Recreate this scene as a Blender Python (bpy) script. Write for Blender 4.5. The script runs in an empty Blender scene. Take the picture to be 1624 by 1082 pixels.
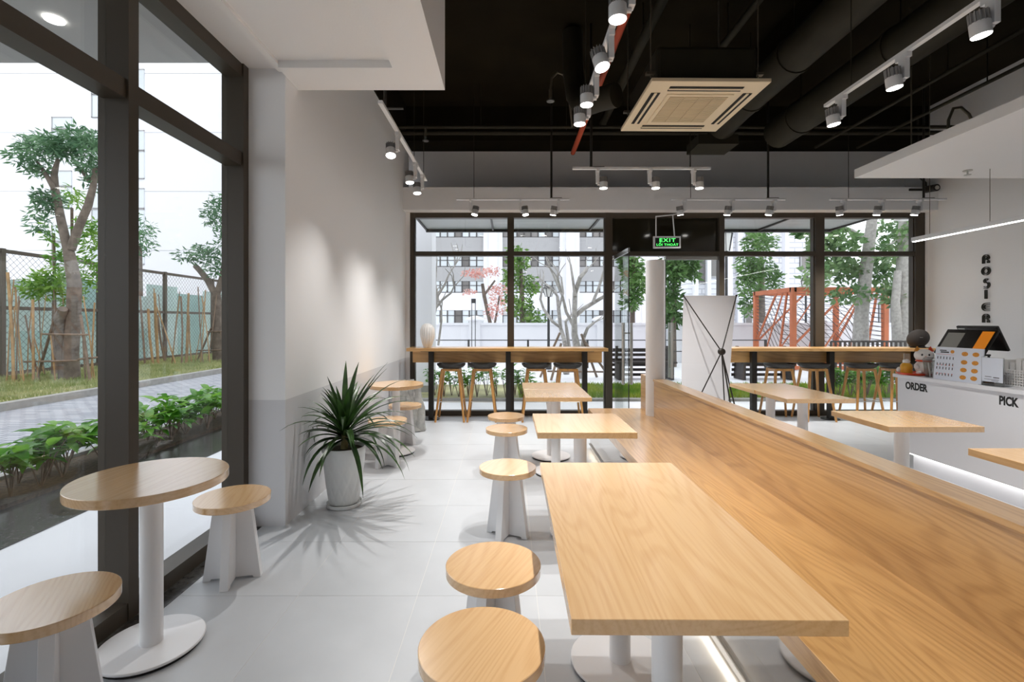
import bpy, math, random
from mathutils import Vector, Matrix, Euler

SC = bpy.context.scene
COL = SC.collection
PI = math.pi
rng = random.Random(7)

# ------------------------------------------------------------------ camera, world, exposure
F_PX, CX, CY, CAM_H = 764.0, 806.0, 510.0, 1.407
cam_d = bpy.data.cameras.new('camera')
cam = bpy.data.objects.new('camera', cam_d)
COL.objects.link(cam)
cam.location = (0, 0, CAM_H)
cam.rotation_euler = (PI / 2, 0, 0)
cam_d.sensor_width = 36.0
cam_d.lens = 36.0 * F_PX / 1624.0
cam_d.shift_x = (812 - CX) / 1624.0
cam_d.shift_y = -(541 - CY) / 1624.0
cam_d.clip_start = 0.05
cam_d.clip_end = 300
SC.camera = cam

world = bpy.data.worlds.new('overcast_sky')
SC.world = world
world.use_nodes = True
wn = world.node_tree
bg = wn.nodes['Background']
bg.inputs['Color'].default_value = (0.93, 0.945, 1.0, 1)
bg.inputs['Strength'].default_value = 2.0

SC.view_settings.view_transform = 'Standard'
SC.view_settings.look = 'None'
SC.view_settings.exposure = 0.06
SC.view_settings.gamma = 1.0
SC.view_settings.use_curve_mapping = False
LAMP_W = 84.0          # watts of each track spotlight


def P(x, y, Y):
    """photo pixel at depth Y -> point"""
    return Vector(((x - CX) * Y / F_PX, Y, CAM_H - (y - CY) * Y / F_PX))


def GY(y, z=0.0):
    """depth of a point at height z that shows at photo row y"""
    return F_PX * (CAM_H - z) / (y - CY)


# ------------------------------------------------------------------ materials
def S(r, g, b):
    def f(c):
        c /= 255.0
        return c / 12.92 if c <= 0.04045 else ((c + 0.055) / 1.055) ** 2.4
    return (f(r), f(g), f(b), 1.0)


def new_mat(name):
    m = bpy.data.materials.new(name)
    m.use_nodes = True
    nt = m.node_tree
    return m, nt, nt.nodes['Principled BSDF']


def mat(name, col, rough=0.5, metal=0.0, var=0.0, vscale=8.0, bump=0.0, bscale=60.0, emit=None, estr=0.0, rnd=0.0, spec=0.5):
    m, nt, b = new_mat(name)
    L = nt.links.new
    b.inputs['Base Color'].default_value = col
    b.inputs['Roughness'].default_value = rough
    b.inputs['Metallic'].default_value = metal
    b.inputs['Specular IOR Level'].default_value = spec
    if var or rnd:
        tc = nt.nodes.new('ShaderNodeTexCoord')
        n = nt.nodes.new('ShaderNodeTexNoise')
        n.inputs['Scale'].default_value = vscale
        n.inputs['Detail'].default_value = 5
        L(tc.outputs['Object'], n.inputs['Vector'])
        hsv = nt.nodes.new('ShaderNodeHueSaturation')
        hsv.inputs['Color'].default_value = col
        mr = nt.nodes.new('ShaderNodeMapRange')
        mr.inputs['From Min'].default_value = 0.3
        mr.inputs['From Max'].default_value = 0.7
        mr.inputs['To Min'].default_value = 1 - var
        mr.inputs['To Max'].default_value = 1 + var
        L(n.outputs['Fac'], mr.inputs['Value'])
        if rnd:
            oi = nt.nodes.new('ShaderNodeObjectInfo')
            m2 = nt.nodes.new('ShaderNodeMapRange')
            m2.inputs['To Min'].default_value = 1 - rnd
            m2.inputs['To Max'].default_value = 1 + rnd
            L(oi.outputs['Random'], m2.inputs['Value'])
            mm = nt.nodes.new('ShaderNodeMath')
            mm.operation = 'MULTIPLY'
            L(mr.outputs[0], mm.inputs[0])
            L(m2.outputs[0], mm.inputs[1])
            L(mm.outputs[0], hsv.inputs['Value'])
        else:
            L(mr.outputs[0], hsv.inputs['Value'])
        L(hsv.outputs['Color'], b.inputs['Base Color'])
    if bump:
        tc = nt.nodes.new('ShaderNodeTexCoord')
        n = nt.nodes.new('ShaderNodeTexNoise')
        n.inputs['Scale'].default_value = bscale
        L(tc.outputs['Object'], n.inputs['Vector'])
        bp = nt.nodes.new('ShaderNodeBump')
        bp.inputs['Strength'].default_value = bump
        bp.inputs['Distance'].default_value = 0.01
        L(n.outputs['Fac'], bp.inputs['Height'])
        L(bp.outputs['Normal'], b.inputs['Normal'])
    if emit:
        b.inputs['Emission Color'].default_value = emit
        b.inputs['Emission Strength'].default_value = estr
    return m


def wood(name, light, dark, axis='Y', rough=0.38, across=3.2, along=0.42, lines=120.0, amt=0.75, coat=0.5, cior=1.7):
    m, nt, b = new_mat(name)
    L = nt.links.new
    N = nt.nodes.new
    tc = N('ShaderNodeTexCoord')
    oi = N('ShaderNodeObjectInfo')
    mul = N('ShaderNodeMath'); mul.operation = 'MULTIPLY'; mul.inputs[1].default_value = 37.0
    L(oi.outputs['Random'], mul.inputs[0])
    add = N('ShaderNodeVectorMath'); add.operation = 'ADD'
    L(tc.outputs['Object'], add.inputs[0]); L(mul.outputs[0], add.inputs[1])

    def mapping(ac, al):
        mp = N('ShaderNodeMapping')
        sc = {'X': (al, ac, ac), 'Y': (ac, al, ac), 'Z': (ac, ac, al)}[axis]
        mp.inputs['Scale'].default_value = sc
        L(add.outputs[0], mp.inputs['Vector'])
        return mp
    m1 = mapping(across, along)
    n1 = N('ShaderNodeTexNoise')
    n1.inputs['Scale'].default_value = 1.0
    n1.inputs['Detail'].default_value = 1.6
    n1.inputs['Roughness'].default_value = 0.45
    n1.inputs['Distortion'].default_value = 0.25
    L(m1.outputs[0], n1.inputs['Vector'])
    k = N('ShaderNodeMath'); k.operation = 'MULTIPLY'; k.inputs[1].default_value = lines
    L(n1.outputs['Fac'], k.inputs[0])
    s = N('ShaderNodeMath'); s.operation = 'SINE'
    L(k.outputs[0], s.inputs[0])
    r1 = N('ShaderNodeMapRange')
    r1.inputs['From Min'].default_value = -0.2
    r1.inputs['From Max'].default_value = 1.0
    r1.inputs['To Min'].default_value = 0.0
    r1.inputs['To Max'].default_value = 0.55
    L(s.outputs[0], r1.inputs['Value'])
    m2 = mapping(110.0, 3.0)
    n2 = N('ShaderNodeTexNoise')
    n2.inputs['Scale'].default_value = 1.0
    n2.inputs['Detail'].default_value = 3
    L(m2.outputs[0], n2.inputs['Vector'])
    r2 = N('ShaderNodeMapRange')
    r2.inputs['From Min'].default_value = 0.45
    r2.inputs['From Max'].default_value = 0.75
    r2.inputs['To Max'].default_value = 0.7
    L(n2.outputs['Fac'], r2.inputs['Value'])
    m3 = mapping(1.6, 0.5)
    n3 = N('ShaderNodeTexNoise')
    n3.inputs['Scale'].default_value = 1.0
    L(m3.outputs[0], n3.inputs['Vector'])
    a1 = N('ShaderNodeMath'); a1.operation = 'ADD'
    L(r1.outputs[0], a1.inputs[0]); L(r2.outputs[0], a1.inputs[1])
    a2 = N('ShaderNodeMath'); a2.operation = 'MULTIPLY'; a2.inputs[1].default_value = amt
    L(a1.outputs[0], a2.inputs[0])
    a3 = N('ShaderNodeMath'); a3.operation = 'MULTIPLY_ADD'; a3.inputs[1].default_value = 0.5; a3.use_clamp = True
    sub = N('ShaderNodeMath'); sub.operation = 'SUBTRACT'; sub.inputs[1].default_value = 0.5
    L(n3.outputs['Fac'], sub.inputs[0]); L(sub.outputs[0], a3.inputs[0]); L(a2.outputs[0], a3.inputs[2])
    mx = N('ShaderNodeMix'); mx.data_type = 'RGBA'
    mx.inputs['A'].default_value = light
    mx.inputs['B'].default_value = dark
    L(a3.outputs[0], mx.inputs['Factor'])
    L(mx.outputs['Result'], b.inputs['Base Color'])
    b.inputs['Roughness'].default_value = rough
    b.inputs['Coat Weight'].default_value = coat
    b.inputs['Coat Roughness'].default_value = 0.2
    b.inputs['Coat IOR'].default_value = cior
    bp = N('ShaderNodeBump'); bp.inputs['Strength'].default_value = 0.08; bp.inputs['Distance'].default_value = 0.002
    L(n2.outputs['Fac'], bp.inputs['Height']); L(bp.outputs['Normal'], b.inputs['Normal'])
    return m


def glass(name, tint=(1, 1, 1, 1), refl=1.0):
    m = bpy.data.materials.new(name)
    m.use_nodes = True
    nt = m.node_tree
    nt.nodes.clear()
    o = nt.nodes.new('ShaderNodeOutputMaterial')
    t = nt.nodes.new('ShaderNodeBsdfTransparent'); t.inputs['Color'].default_value = tint
    g = nt.nodes.new('ShaderNodeBsdfGlossy'); g.inputs['Roughness'].default_value = 0.0
    lw = nt.nodes.new('ShaderNodeLayerWeight'); lw.inputs['Blend'].default_value = 0.5
    pw = nt.nodes.new('ShaderNodeMath'); pw.operation = 'POWER'; pw.inputs[1].default_value = 5.0
    f = nt.nodes.new('ShaderNodeMath'); f.operation = 'MULTIPLY_ADD'; f.inputs[1].default_value = 0.9 * refl; f.inputs[2].default_value = 0.035 * refl
    nt.links.new(lw.outputs['Facing'], pw.inputs[0]); nt.links.new(pw.outputs[0], f.inputs[0])
    mx = nt.nodes.new('ShaderNodeMixShader')
    nt.links.new(f.outputs[0], mx.inputs[0]); nt.links.new(t.outputs[0], mx.inputs[1])
    nt.links.new(g.outputs[0], mx.inputs[2]); nt.links.new(mx.outputs[0], o.inputs[0])
    return m


def leafmat(name, c1, c2, scale=6.0, trans=0.3, rough=0.4, rnd=0.25):
    m = bpy.data.materials.new(name)
    m.use_nodes = True
    nt = m.node_tree
    L = nt.links.new
    b = nt.nodes['Principled BSDF']
    o = nt.nodes['Material Output']
    tc = nt.nodes.new('ShaderNodeTexCoord')
    n = nt.nodes.new('ShaderNodeTexNoise'); n.inputs['Scale'].default_value = scale; n.inputs['Detail'].default_value = 4
    L(tc.outputs['Object'], n.inputs['Vector'])
    oi = nt.nodes.new('ShaderNodeObjectInfo')
    ma = nt.nodes.new('ShaderNodeMath'); ma.operation = 'MULTIPLY_ADD'; ma.inputs[1].default_value = rnd * 2
    L(oi.outputs['Random'], ma.inputs[0])
    mr = nt.nodes.new('ShaderNodeMapRange'); mr.inputs['From Min'].default_value = 0.35; mr.inputs['From Max'].default_value = 0.65
    mr.inputs['To Min'].default_value = -rnd; mr.inputs['To Max'].default_value = 1 - rnd
    L(n.outputs['Fac'], mr.inputs['Value']); L(mr.outputs[0], ma.inputs[2])
    ma.use_clamp = True
    mx = nt.nodes.new('ShaderNodeMix'); mx.data_type = 'RGBA'
    mx.inputs['A'].default_value = c1; mx.inputs['B'].default_value = c2
    L(ma.outputs[0], mx.inputs['Factor']); L(mx.outputs['Result'], b.inputs['Base Color'])
    b.inputs['Roughness'].default_value = rough
    tr = nt.nodes.new('ShaderNodeBsdfTranslucent'); L(mx.outputs['Result'], tr.inputs['Color'])
    ms = nt.nodes.new('ShaderNodeMixShader'); ms.inputs[0].default_value = trans
    L(b.outputs[0], ms.inputs[1]); L(tr.outputs[0], ms.inputs[2]); L(ms.outputs[0], o.inputs[0])
    return m


def two_tone_wall(name, top, low, z):
    m, nt, b = new_mat(name)
    L = nt.links.new
    g = nt.nodes.new('ShaderNodeNewGeometry')
    sp = nt.nodes.new('ShaderNodeSeparateXYZ'); L(g.outputs['Position'], sp.inputs[0])
    c = nt.nodes.new('ShaderNodeMath'); c.operation = 'LESS_THAN'; c.inputs[1].default_value = z
    L(sp.outputs['Z'], c.inputs[0])
    mx = nt.nodes.new('ShaderNodeMix'); mx.data_type = 'RGBA'
    mx.inputs['A'].default_value = top; mx.inputs['B'].default_value = low
    L(c.outputs[0], mx.inputs['Factor']); L(mx.outputs['Result'], b.inputs['Base Color'])
    b.inputs['Roughness'].default_value = 0.7
    n = nt.nodes.new('ShaderNodeTexNoise'); n.inputs['Scale'].default_value = 90
    L(g.outputs['Position'], n.inputs['Vector'])
    bp = nt.nodes.new('ShaderNodeBump'); bp.inputs['Strength'].default_value = 0.06; bp.inputs['Distance'].default_value = 0.01
    L(n.outputs['Fac'], bp.inputs['Height']); L(bp.outputs['Normal'], b.inputs['Normal'])
    return m


def brickmat(name, c1, c2, mortar, scale, w, h, msize=0.02, rough=0.7, plane='XY', rot=0.0):
    m, nt, b = new_mat(name)
    L = nt.links.new
    g = nt.nodes.new('ShaderNodeNewGeometry')
    mp = nt.nodes.new('ShaderNodeMapping')
    if plane == 'XZ':
        mp.inputs['Rotation'].default_value = (-PI / 2, 0, 0)
    else:
        mp.inputs['Rotation'].default_value = (0, 0, rot)
    L(g.outputs['Position'], mp.inputs['Vector'])
    br = nt.nodes.new('ShaderNodeTexBrick')
    br.inputs['Color1'].default_value = c1; br.inputs['Color2'].default_value = c2; br.inputs['Mortar'].default_value = mortar
    br.inputs['Scale'].default_value = scale
    br.inputs['Brick Width'].default_value = w; br.inputs['Row Height'].default_value = h
    br.inputs['Mortar Size'].default_value = msize
    L(mp.outputs[0], br.inputs['Vector'])
    L(br.outputs['Color'], b.inputs['Base Color'])
    b.inputs['Roughness'].default_value = rough
    return m


M = {}
M['wall'] = two_tone_wall('painted_wall', S(243, 243, 244), S(218, 218, 221), 0.868)
M['white'] = mat('white_paint', S(240, 239, 239), 0.7, bump=0.05, bscale=90)
M['white_metal'] = mat('white_metal', S(236, 236, 238), 0.3)
M['lamp_white'] = mat('lamp_white', S(225, 225, 226), 0.4)
M['lamp_fin'] = mat('lamp_fin', S(150, 148, 146), 0.45)
M['lens'] = mat('lamp_lens', (1, 1, 1, 1), 0.3, emit=(1, 0.97, 0.92, 1), estr=14)
M['led'] = mat('led_strip', (1, 1, 1, 1), 0.3, emit=(1, 0.985, 0.95, 1), estr=3.2)
M['led_warm'] = mat('led_warm', (1, 1, 1, 1), 0.3, emit=(1, 0.82, 0.58, 1), estr=8)
M['ceil'] = mat('black_ceiling', S(30, 25, 15), 0.9, var=0.25, vscale=2, spec=0.1)
M['duct'] = mat('black_duct', S(42, 38, 27), 0.7, var=0.2, vscale=5, spec=0.3)
M['frame'] = mat('bronze_frame', S(70, 62, 52), 0.4, spec=0.35)
M['black'] = mat('black_steel', S(38, 33, 27), 0.45)
M['rubber'] = mat('black_rubber', S(22, 20, 18), 0.8)
M['tile'] = mat('grey_tile', S(192, 195, 199), 0.33, var=0.05, vscale=3.0, rnd=0.025, spec=0.5)
M['grout'] = mat('pale_grout', S(215, 214, 212), 0.8)
M['granite'] = mat('dark_granite', S(74, 72, 70), 0.22, var=0.5, vscale=35)
M['oak_y'] = wood('oak_grain_y', S(236, 193, 140), S(214, 164, 106), 'Y', rough=0.26, across=2.8, along=0.34, lines=230, amt=0.55, coat=1.0, cior=2.0)
M['oak_x'] = wood('oak_grain_x', S(224, 176, 112), S(190, 138, 76), 'X', rough=0.3)
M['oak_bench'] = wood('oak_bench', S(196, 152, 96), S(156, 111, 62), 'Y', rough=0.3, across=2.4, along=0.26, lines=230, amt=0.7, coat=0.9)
M['oak_leg'] = wood('oak_leg', S(216, 160, 90), S(180, 122, 58), 'Z', lines=60)
M['glass'] = glass('window_glass', (0.96, 0.98, 0.975, 1))
M['glass_door'] = glass('door_glass', (0.93, 0.96, 0.95, 1))
M['glass_green'] = glass('tinted_glass', (0.80, 0.88, 0.86, 1))
M['steel'] = mat('stainless', S(190, 188, 182), 0.28, metal=1.0)
M['ac'] = mat('ac_ivory', S(226, 208, 176), 0.5)
M['ac_grille'] = mat('ac_grille', S(178, 156, 116), 0.6)
M['dark_slot'] = mat('dark_slot', S(25, 20, 12), 0.8)
M['red_pipe'] = mat('red_pipe', S(188, 82, 52), 0.5)
M['hose'] = mat('steel_hose', S(120, 112, 98), 0.5, metal=0.6)
M['pot'] = mat('ceramic_white', S(226, 228, 228), 0.3)
M['soil'] = mat('soil', S(74, 60, 46), 0.95, var=0.5, vscale=30, bump=0.8, bscale=40)
M['vase'] = mat('vase_white', S(240, 238, 236), 0.35)
M['seat_dark'] = mat('dark_shell', S(52, 50, 48), 0.5)
M['dracaena'] = leafmat('dracaena_leaf', S(30, 52, 22), S(62, 96, 42), 8, 0.12, 0.32)
M['stem'] = mat('stem', S(150, 140, 96), 0.7)
M['fabric'] = mat('banner_cloth', S(232, 231, 234), 0.75)
M['plastic'] = mat('plastic_wrap', S(176, 176, 172), 0.12, var=0.25, vscale=14, bump=0.7, bscale=12)
M['ink'] = mat('black_ink', S(22, 22, 22), 0.6)
M['counter'] = mat('counter_white', S(222, 222, 226), 0.4)
M['board'] = mat('menu_board', S(214, 220, 232), 0.4)
M['orange'] = mat('print_orange', S(206, 138, 46), 0.6, var=0.3, vscale=120)
M['gold'] = mat('gold', S(226, 166, 40), 0.35)
M['red'] = mat('bright_red', S(214, 70, 28), 0.4)
M['porcelain'] = mat('porcelain', S(240, 236, 232), 0.25)
M['pink'] = mat('pale_pink', S(226, 160, 150), 0.5)
M['screen'] = mat('screen_black', S(30, 24, 18), 0.25)
M['screen_orange'] = mat('screen_orange', S(226, 132, 24), 0.4, emit=S(226, 132, 24), estr=0.35)
M['screen_grey'] = mat('screen_grey', S(120, 118, 112), 0.4, emit=S(120, 118, 112), estr=0.25)
M['cup'] = glass('clear_cup', (0.86, 0.87, 0.87, 1), 1.1)
M['frost'] = mat('frosted_plastic', S(232, 230, 228), 0.35)
M['exit_green'] = mat('exit_green', S(60, 230, 90), 0.5, emit=(0.10, 1.0, 0.16, 1), estr=1.6)
M['letter'] = mat('letter_metal', S(62, 60, 52), 0.4, metal=0.5)
# outdoors
M['terrace'] = mat('terrace_pale', S(232, 232, 236), 0.6, var=0.04, vscale=2)
M['drive'] = brickmat('brick_drive', S(150, 152, 160), S(178, 178, 184), S(118, 120, 128), 1.0, 0.22, 0.11, 0.012, 0.6)
M['kerb'] = mat('kerb_stone', S(150, 148, 144), 0.8, var=0.15)
M['lawn'] = mat('lawn_soil', S(160, 158, 116), 0.95, var=0.4, vscale=1.6)
M['grass'] = leafmat('grass_blade', S(116, 134, 76), S(168, 170, 122), 1.5, 0.3, 0.6)
M['grass2'] = leafmat('grass_bright', S(98, 146, 46), S(160, 176, 66), 1.5, 0.3, 0.6)
M['leaf_shrub'] = leafmat('shrub_leaf', S(70, 132, 36), S(140, 192, 74), 3, 0.4, 0.28, 0.45)
M['leaf_mango'] = leafmat('mango_leaf', S(70, 108, 76), S(126, 162, 122), 2.5, 0.3)
M['leaf_lime'] = leafmat('lime_leaf', S(84, 138, 44), S(146, 182, 84), 2.5, 0.35)
M['leaf_dark'] = leafmat('evergreen_leaf', S(58, 94, 44), S(112, 150, 84), 1.2, 0.25)
M['leaf_bush'] = leafmat('bush_leaf', S(62, 104, 40), S(134, 168, 84), 2.2, 0.3)
M['leaf_mix'] = leafmat('broad_leaf', S(70, 112, 58), S(150, 178, 124), 1.2, 0.3)
M['leaf_red'] = leafmat('coral_leaf', S(206, 138, 130), S(226, 178, 168), 1.5, 0.3)
M['bark'] = mat('bark', S(108, 97, 88), 0.9, var=0.35, vscale=6, bump=0.8, bscale=14)
M['bark_pale'] = mat('bark_pale', S(166, 162, 158), 0.85, var=0.22, vscale=16, bump=0.9, bscale=22)
M['bamboo'] = mat('bamboo', S(154, 124, 88), 0.7, var=0.3, vscale=6, rnd=0.2)
M['bamboo_grey'] = mat('stake_grey', S(122, 104, 90), 0.8, var=0.3, vscale=6, rnd=0.2)
M['fence_steel'] = mat('fence_steel', S(84, 74, 66), 0.7)
M['teal'] = mat('teal_hoarding', S(186, 208, 206), 0.7, var=0.15, vscale=0.8)
M['teal_dark'] = mat('teal_hoarding_dark', S(156, 188, 186), 0.7, var=0.12, vscale=0.8)
M['bld_white'] = mat('building_white', S(226, 226, 231), 0.8)
M['bld_grey'] = mat('building_grey', S(168, 167, 168), 0.8)
M['bld_brick'] = brickmat('white_brick', S(232, 232, 236), S(226, 226, 231), S(192, 192, 200), 1.0, 0.9, 0.3, 0.035, 0.8, 'XZ')
M['bld_glass'] = mat('building_glass', S(206, 212, 216), 0.25, rnd=0.12, var=0.02)
M['bld_dark_glass'] = mat('building_dark_glass', S(120, 116, 114), 0.25, rnd=0.3, var=0.02)
M['bld_frame'] = mat('building_frame', S(70, 66, 66), 0.6)
M['corten'] = mat('orange_steel', S(186, 104, 66), 0.6, var=0.12, vscale=4)
M['slat_dark'] = mat('dark_slat', S(48, 42, 40), 0.6)
M['post_black'] = mat('post_black', S(50, 50, 52), 0.5)
M['lantern'] = mat('lantern_glass', S(214, 214, 212), 0.3)
M['awning'] = mat('awning_panel', S(176, 180, 182), 0.35)
M['soffit_out'] = mat('soffit_grey', S(168, 166, 165), 0.7)
M['yellow'] = mat('yellow_line', S(214, 178, 110), 0.7)


# ------------------------------------------------------------------ mesh helpers
class MB:
    def __init__(s):
        s.v = []; s.f = []

    def add(s, vs, fs):
        o = len(s.v)
        s.v += [tuple(x) for x in vs]
        s.f += [tuple(i + o for i in f) for f in fs]
        return s

    def box(s, x0, x1, y0, y1, z0, z1):
        return s.add([(x0, y0, z0), (x1, y0, z0), (x1, y1, z0), (x0, y1, z0), (x0, y0, z1), (x1, y0, z1), (x1, y1, z1), (x0, y1, z1)],
                     [(0, 3, 2, 1), (4, 5, 6, 7), (0, 1, 5, 4), (1, 2, 6, 5), (2, 3, 7, 6), (3, 0, 4, 7)])

    def obox(s, c, size, rot=None):
        h = [d / 2 for d in size]
        R = rot if rot is not None else Matrix.Identity(3)
        c = Vector(c)
        vs = [c + R @ Vector((sx * h[0], sy * h[1], sz * h[2])) for sz in (-1, 1) for sx, sy in ((-1, -1), (1, -1), (1, 1), (-1, 1))]
        return s.add(vs, [(0, 3, 2, 1), (4, 5, 6, 7), (0, 1, 5, 4), (1, 2, 6, 5), (2, 3, 7, 6), (3, 0, 4, 7)])

    def bar(s, p0, p1, w, d=None, up=(0, 0, 1)):
        """square bar from p0 to p1"""
        p0 = Vector(p0); p1 = Vector(p1)
        d = w if d is None else d
        ax = (p1 - p0)
        ln = ax.length
        ax.normalize()
        u = Vector(up)
        if abs(ax.dot(u)) > 0.99:
            u = Vector((0, 1, 0))
        sx = ax.cross(u).normalized()
        sz = sx.cross(ax).normalized()
        R = Matrix((sx, ax, sz)).transposed()
        return s.obox((p0 + p1) / 2, (w, ln, d), R)

    def tube(s, pts, rad, n=8, cap=True):
        pts = [Vector(p) for p in pts]
        if not isinstance(rad, (list, tuple)):
            rad = [rad] * len(pts)
        vs = []; fs = []
        prev = None
        for i, p in enumerate(pts):
            a = pts[max(i - 1, 0)]; b = pts[min(i + 1, len(pts) - 1)]
            t = (b - a).normalized()
            if prev is None:
                u = Vector((0, 0, 1)) if abs(t.z) < 0.9 else Vector((1, 0, 0))
                x = t.cross(u).normalized()
            else:
                x = (prev - t * prev.dot(t)).normalized()
            prev = x
            y = t.cross(x)
            for k in range(n):
                a_ = 2 * PI * k / n
                vs.append(p + (x * math.cos(a_) + y * math.sin(a_)) * rad[i])
        for i in range(len(pts) - 1):
            for k in range(n):
                k2 = (k + 1) % n
                fs.append((i * n + k, i * n + k2, (i + 1) * n + k2, (i + 1) * n + k))
        if cap:
            fs.append(tuple(range(n - 1, -1, -1)))
            b0 = (len(pts) - 1) * n
            fs.append(tuple(range(b0, b0 + n)))
        return s.add(vs, fs)

    def lathe(s, prof, n=32, c=(0, 0, 0), cap=True):
        vs = []; fs = []
        for r, z in prof:
            for k in range(n):
                a = 2 * PI * k / n
                vs.append((c[0] + r * math.cos(a), c[1] + r * math.sin(a), c[2] + z))
        for i in range(len(prof) - 1):
            for k in range(n):
                k2 = (k + 1) % n
                fs.append((i * n + k, i * n + k2, (i + 1) * n + k2, (i + 1) * n + k))
        if cap:
            fs.append(tuple(range(n - 1, -1, -1)))
            b0 = (len(prof) - 1) * n
            fs.append(tuple(range(b0, b0 + n)))
        return s.add(vs, fs)

    def ellipsoid(s, c, r, n=16, m=10):
        prof = [(math.sin(PI * i / m), -math.cos(PI * i / m)) for i in range(m + 1)]
        prof[0] = (0.02, -1); prof[-1] = (0.02, 1)
        t = MB().lathe(prof, n)
        return s.add([(c[0] + v[0] * r[0], c[1] + v[1] * r[1], c[2] + v[2] * r[2]) for v in t.v], t.f)

    def prism(s, poly, plane, a, b):
        """poly 2D extruded from a to b along the third axis"""
        n = len(poly)

        def pt(p, t):
            return {'XZ': (p[0], t, p[1]), 'XY': (p[0], p[1], t), 'YZ': (t, p[0], p[1])}[plane]
        vs = [pt(p, a) for p in poly] + [pt(p, b) for p in poly]
        fs = [tuple(range(n)), tuple(range(2 * n - 1, n - 1, -1))]
        for i in range(n):
            j = (i + 1) % n
            fs.append((i, n + i, n + j, j))
        return s.add(vs, fs)

    def mesh(s, name, material, smooth=False):
        me = bpy.data.meshes.new(name)
        me.from_pydata(s.v, [], s.f)
        if smooth:
            me.polygons.foreach_set('use_smooth', [True] * len(me.polygons))
            me.set_sharp_from_angle(angle=0.7)
        if material is not None:
            me.materials.append(material)
        me.update()
        return me

    def build(s, name, material, parent=None, smooth=False, bevel=0.0, loc=None, rot=None, fixn=False):
        me = s.mesh(name, material, smooth)
        if fixn:
            import bmesh
            bm = bmesh.new(); bm.from_mesh(me)
            bmesh.ops.recalc_face_normals(bm, faces=bm.faces)
            bm.to_mesh(me); bm.free()
        return place(name, me, parent, loc, rot, bevel)


def place(name, me, parent=None, loc=None, rot=None, bevel=0.0):
    o = bpy.data.objects.new(name, me)
    COL.objects.link(o)
    if parent is not None:
        o.parent = parent
    if loc is not None:
        o.location = loc
    if rot is not None:
        o.rotation_euler = rot
    if bevel:
        b = o.modifiers.new('bevel', 'BEVEL')
        b.width = bevel; b.segments = 2; b.limit_method = 'ANGLE'
    return o


def tag(o, label=None, cat=None, group=None, kind=None):
    if label: o['label'] = label
    if cat: o['category'] = cat
    if group: o['group'] = group
    if kind: o['kind'] = kind
    return o


def thing(name, label, cat, loc=(0, 0, 0), rz=0.0, group=None, kind=None):
    o = bpy.data.objects.new(name, None)
    o.empty_display_size = 0.05
    COL.objects.link(o)
    o.location = loc
    o.rotation_euler = (0, 0, rz)
    return tag(o, label, cat, group, kind)


def struct(name, mb, m, parent=None, label=None, **k):
    o = mb.build(name, m, parent, **k)
    if parent is None:
        o['kind'] = 'structure'
        o['label'] = label or name.replace('_', ' ')
        o['category'] = name.split('_')[0]
    return o


def sroot(name, label, cat, loc=(0, 0, 0)):
    return thing(name, label, cat, loc, kind='structure')


def dup(root, loc=None, rz=None, label=None, group=None):
    def rec(o, parent):
        c = o.copy()
        COL.objects.link(c)
        c.parent = parent
        for ch in o.children:
            rec(ch, c)
        return c
    r = rec(root, None)
    if loc is not None: r.location = loc
    if rz is not None: r.rotation_euler = (0, 0, rz)
    if label: r['label'] = label
    if group: r['group'] = group
    return r


def text_mesh(name, s, size, material, parent, mtx, extrude=0.002, align='LEFT', bold=0.0, spacing=1.0):
    cu = bpy.data.curves.new(name, 'FONT')
    cu.body = s; cu.size = size; cu.extrude = extrude; cu.align_x = align
    cu.offset = bold
    cu.space_character = spacing
    cu.resolution_u = 3
    t = bpy.data.objects.new(name + '_tmp', cu)
    COL.objects.link(t)
    dg = bpy.context.evaluated_depsgraph_get()
    me = bpy.data.meshes.new_from_object(t.evaluated_get(dg))
    bpy.data.objects.remove(t)
    me.transform(mtx)
    me.materials.clear(); me.materials.append(material)
    return place(name, me, parent)


# ------------------------------------------------------------------ the room shell
XW, XR = -1.53, 6.25             # left white wall, right wall
YB, YF = 7.2, -4.2               # back glazing, wall behind the camera
ZC = 4.6

floor = struct('floor', MB().box(-1.95, 6.45, YF - 0.2, 7.42, -0.12, -0.0012), M['grout'], label='grey tiled cafe floor with pale joints')
xs = [-1.69 + 0.612 * i for i in range(14)]
ys = [2.47 + 0.606 * i for i in range(-11, 9)]
tcache = {}
for i in range(len(xs)):
    for j in range(len(ys)):
        x0, x1 = xs[i], min(xs[i] + 0.612, XR)
        y0, y1 = max(ys[j], YF), min(ys[j] + 0.606, 7.2)
        if x1 - x0 < 0.05 or y1 - y0 < 0.05:
            continue
        key = (round(x1 - x0, 3), round(y1 - y0, 3))
        if key not in tcache:
            g = 0.0016
            tcache[key] = MB().box(g, key[0] - g, g, key[1] - g, -0.02, 0.0).mesh('floor_tile', M['tile'])
        place('floor_tile', tcache[key], floor, (x0, y0, 0))
struct('trim_1', MB().box(-1.80, -1.69, YF, 3.3, -0.005, 0.001), M['granite'], floor)

struct('ceiling', MB().box(-2.0, 6.45, YF - 0.2, 7.8, ZC, ZC + 0.2), M['ceil'], label='black painted exposed ceiling slab')
ceil_beams = thing('ceiling_beams', 'black concrete beams under the ceiling slab', 'beam', kind='structure')
for y0, y1, z0 in ((7.15, 7.62, 4.09), (3.95, 4.3, 4.3), (0.2, 0.55, 4.3), (-3.0, -2.65, 4.3)):
    MB().box(-2.0, 6.45, y0, y1, z0, ZC + 0.02).build('beam', M['ceil'], ceil_beams)
MB().box(2.9, 3.15, YF, 7.15, 4.32, ZC + 0.02).build('beam', M['ceil'], ceil_beams)
MB().box(-2.0, -1.515, 3.515, 7.15, 4.035, ZC + 0.02).build('beam', M['ceil'], ceil_beams)

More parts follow.
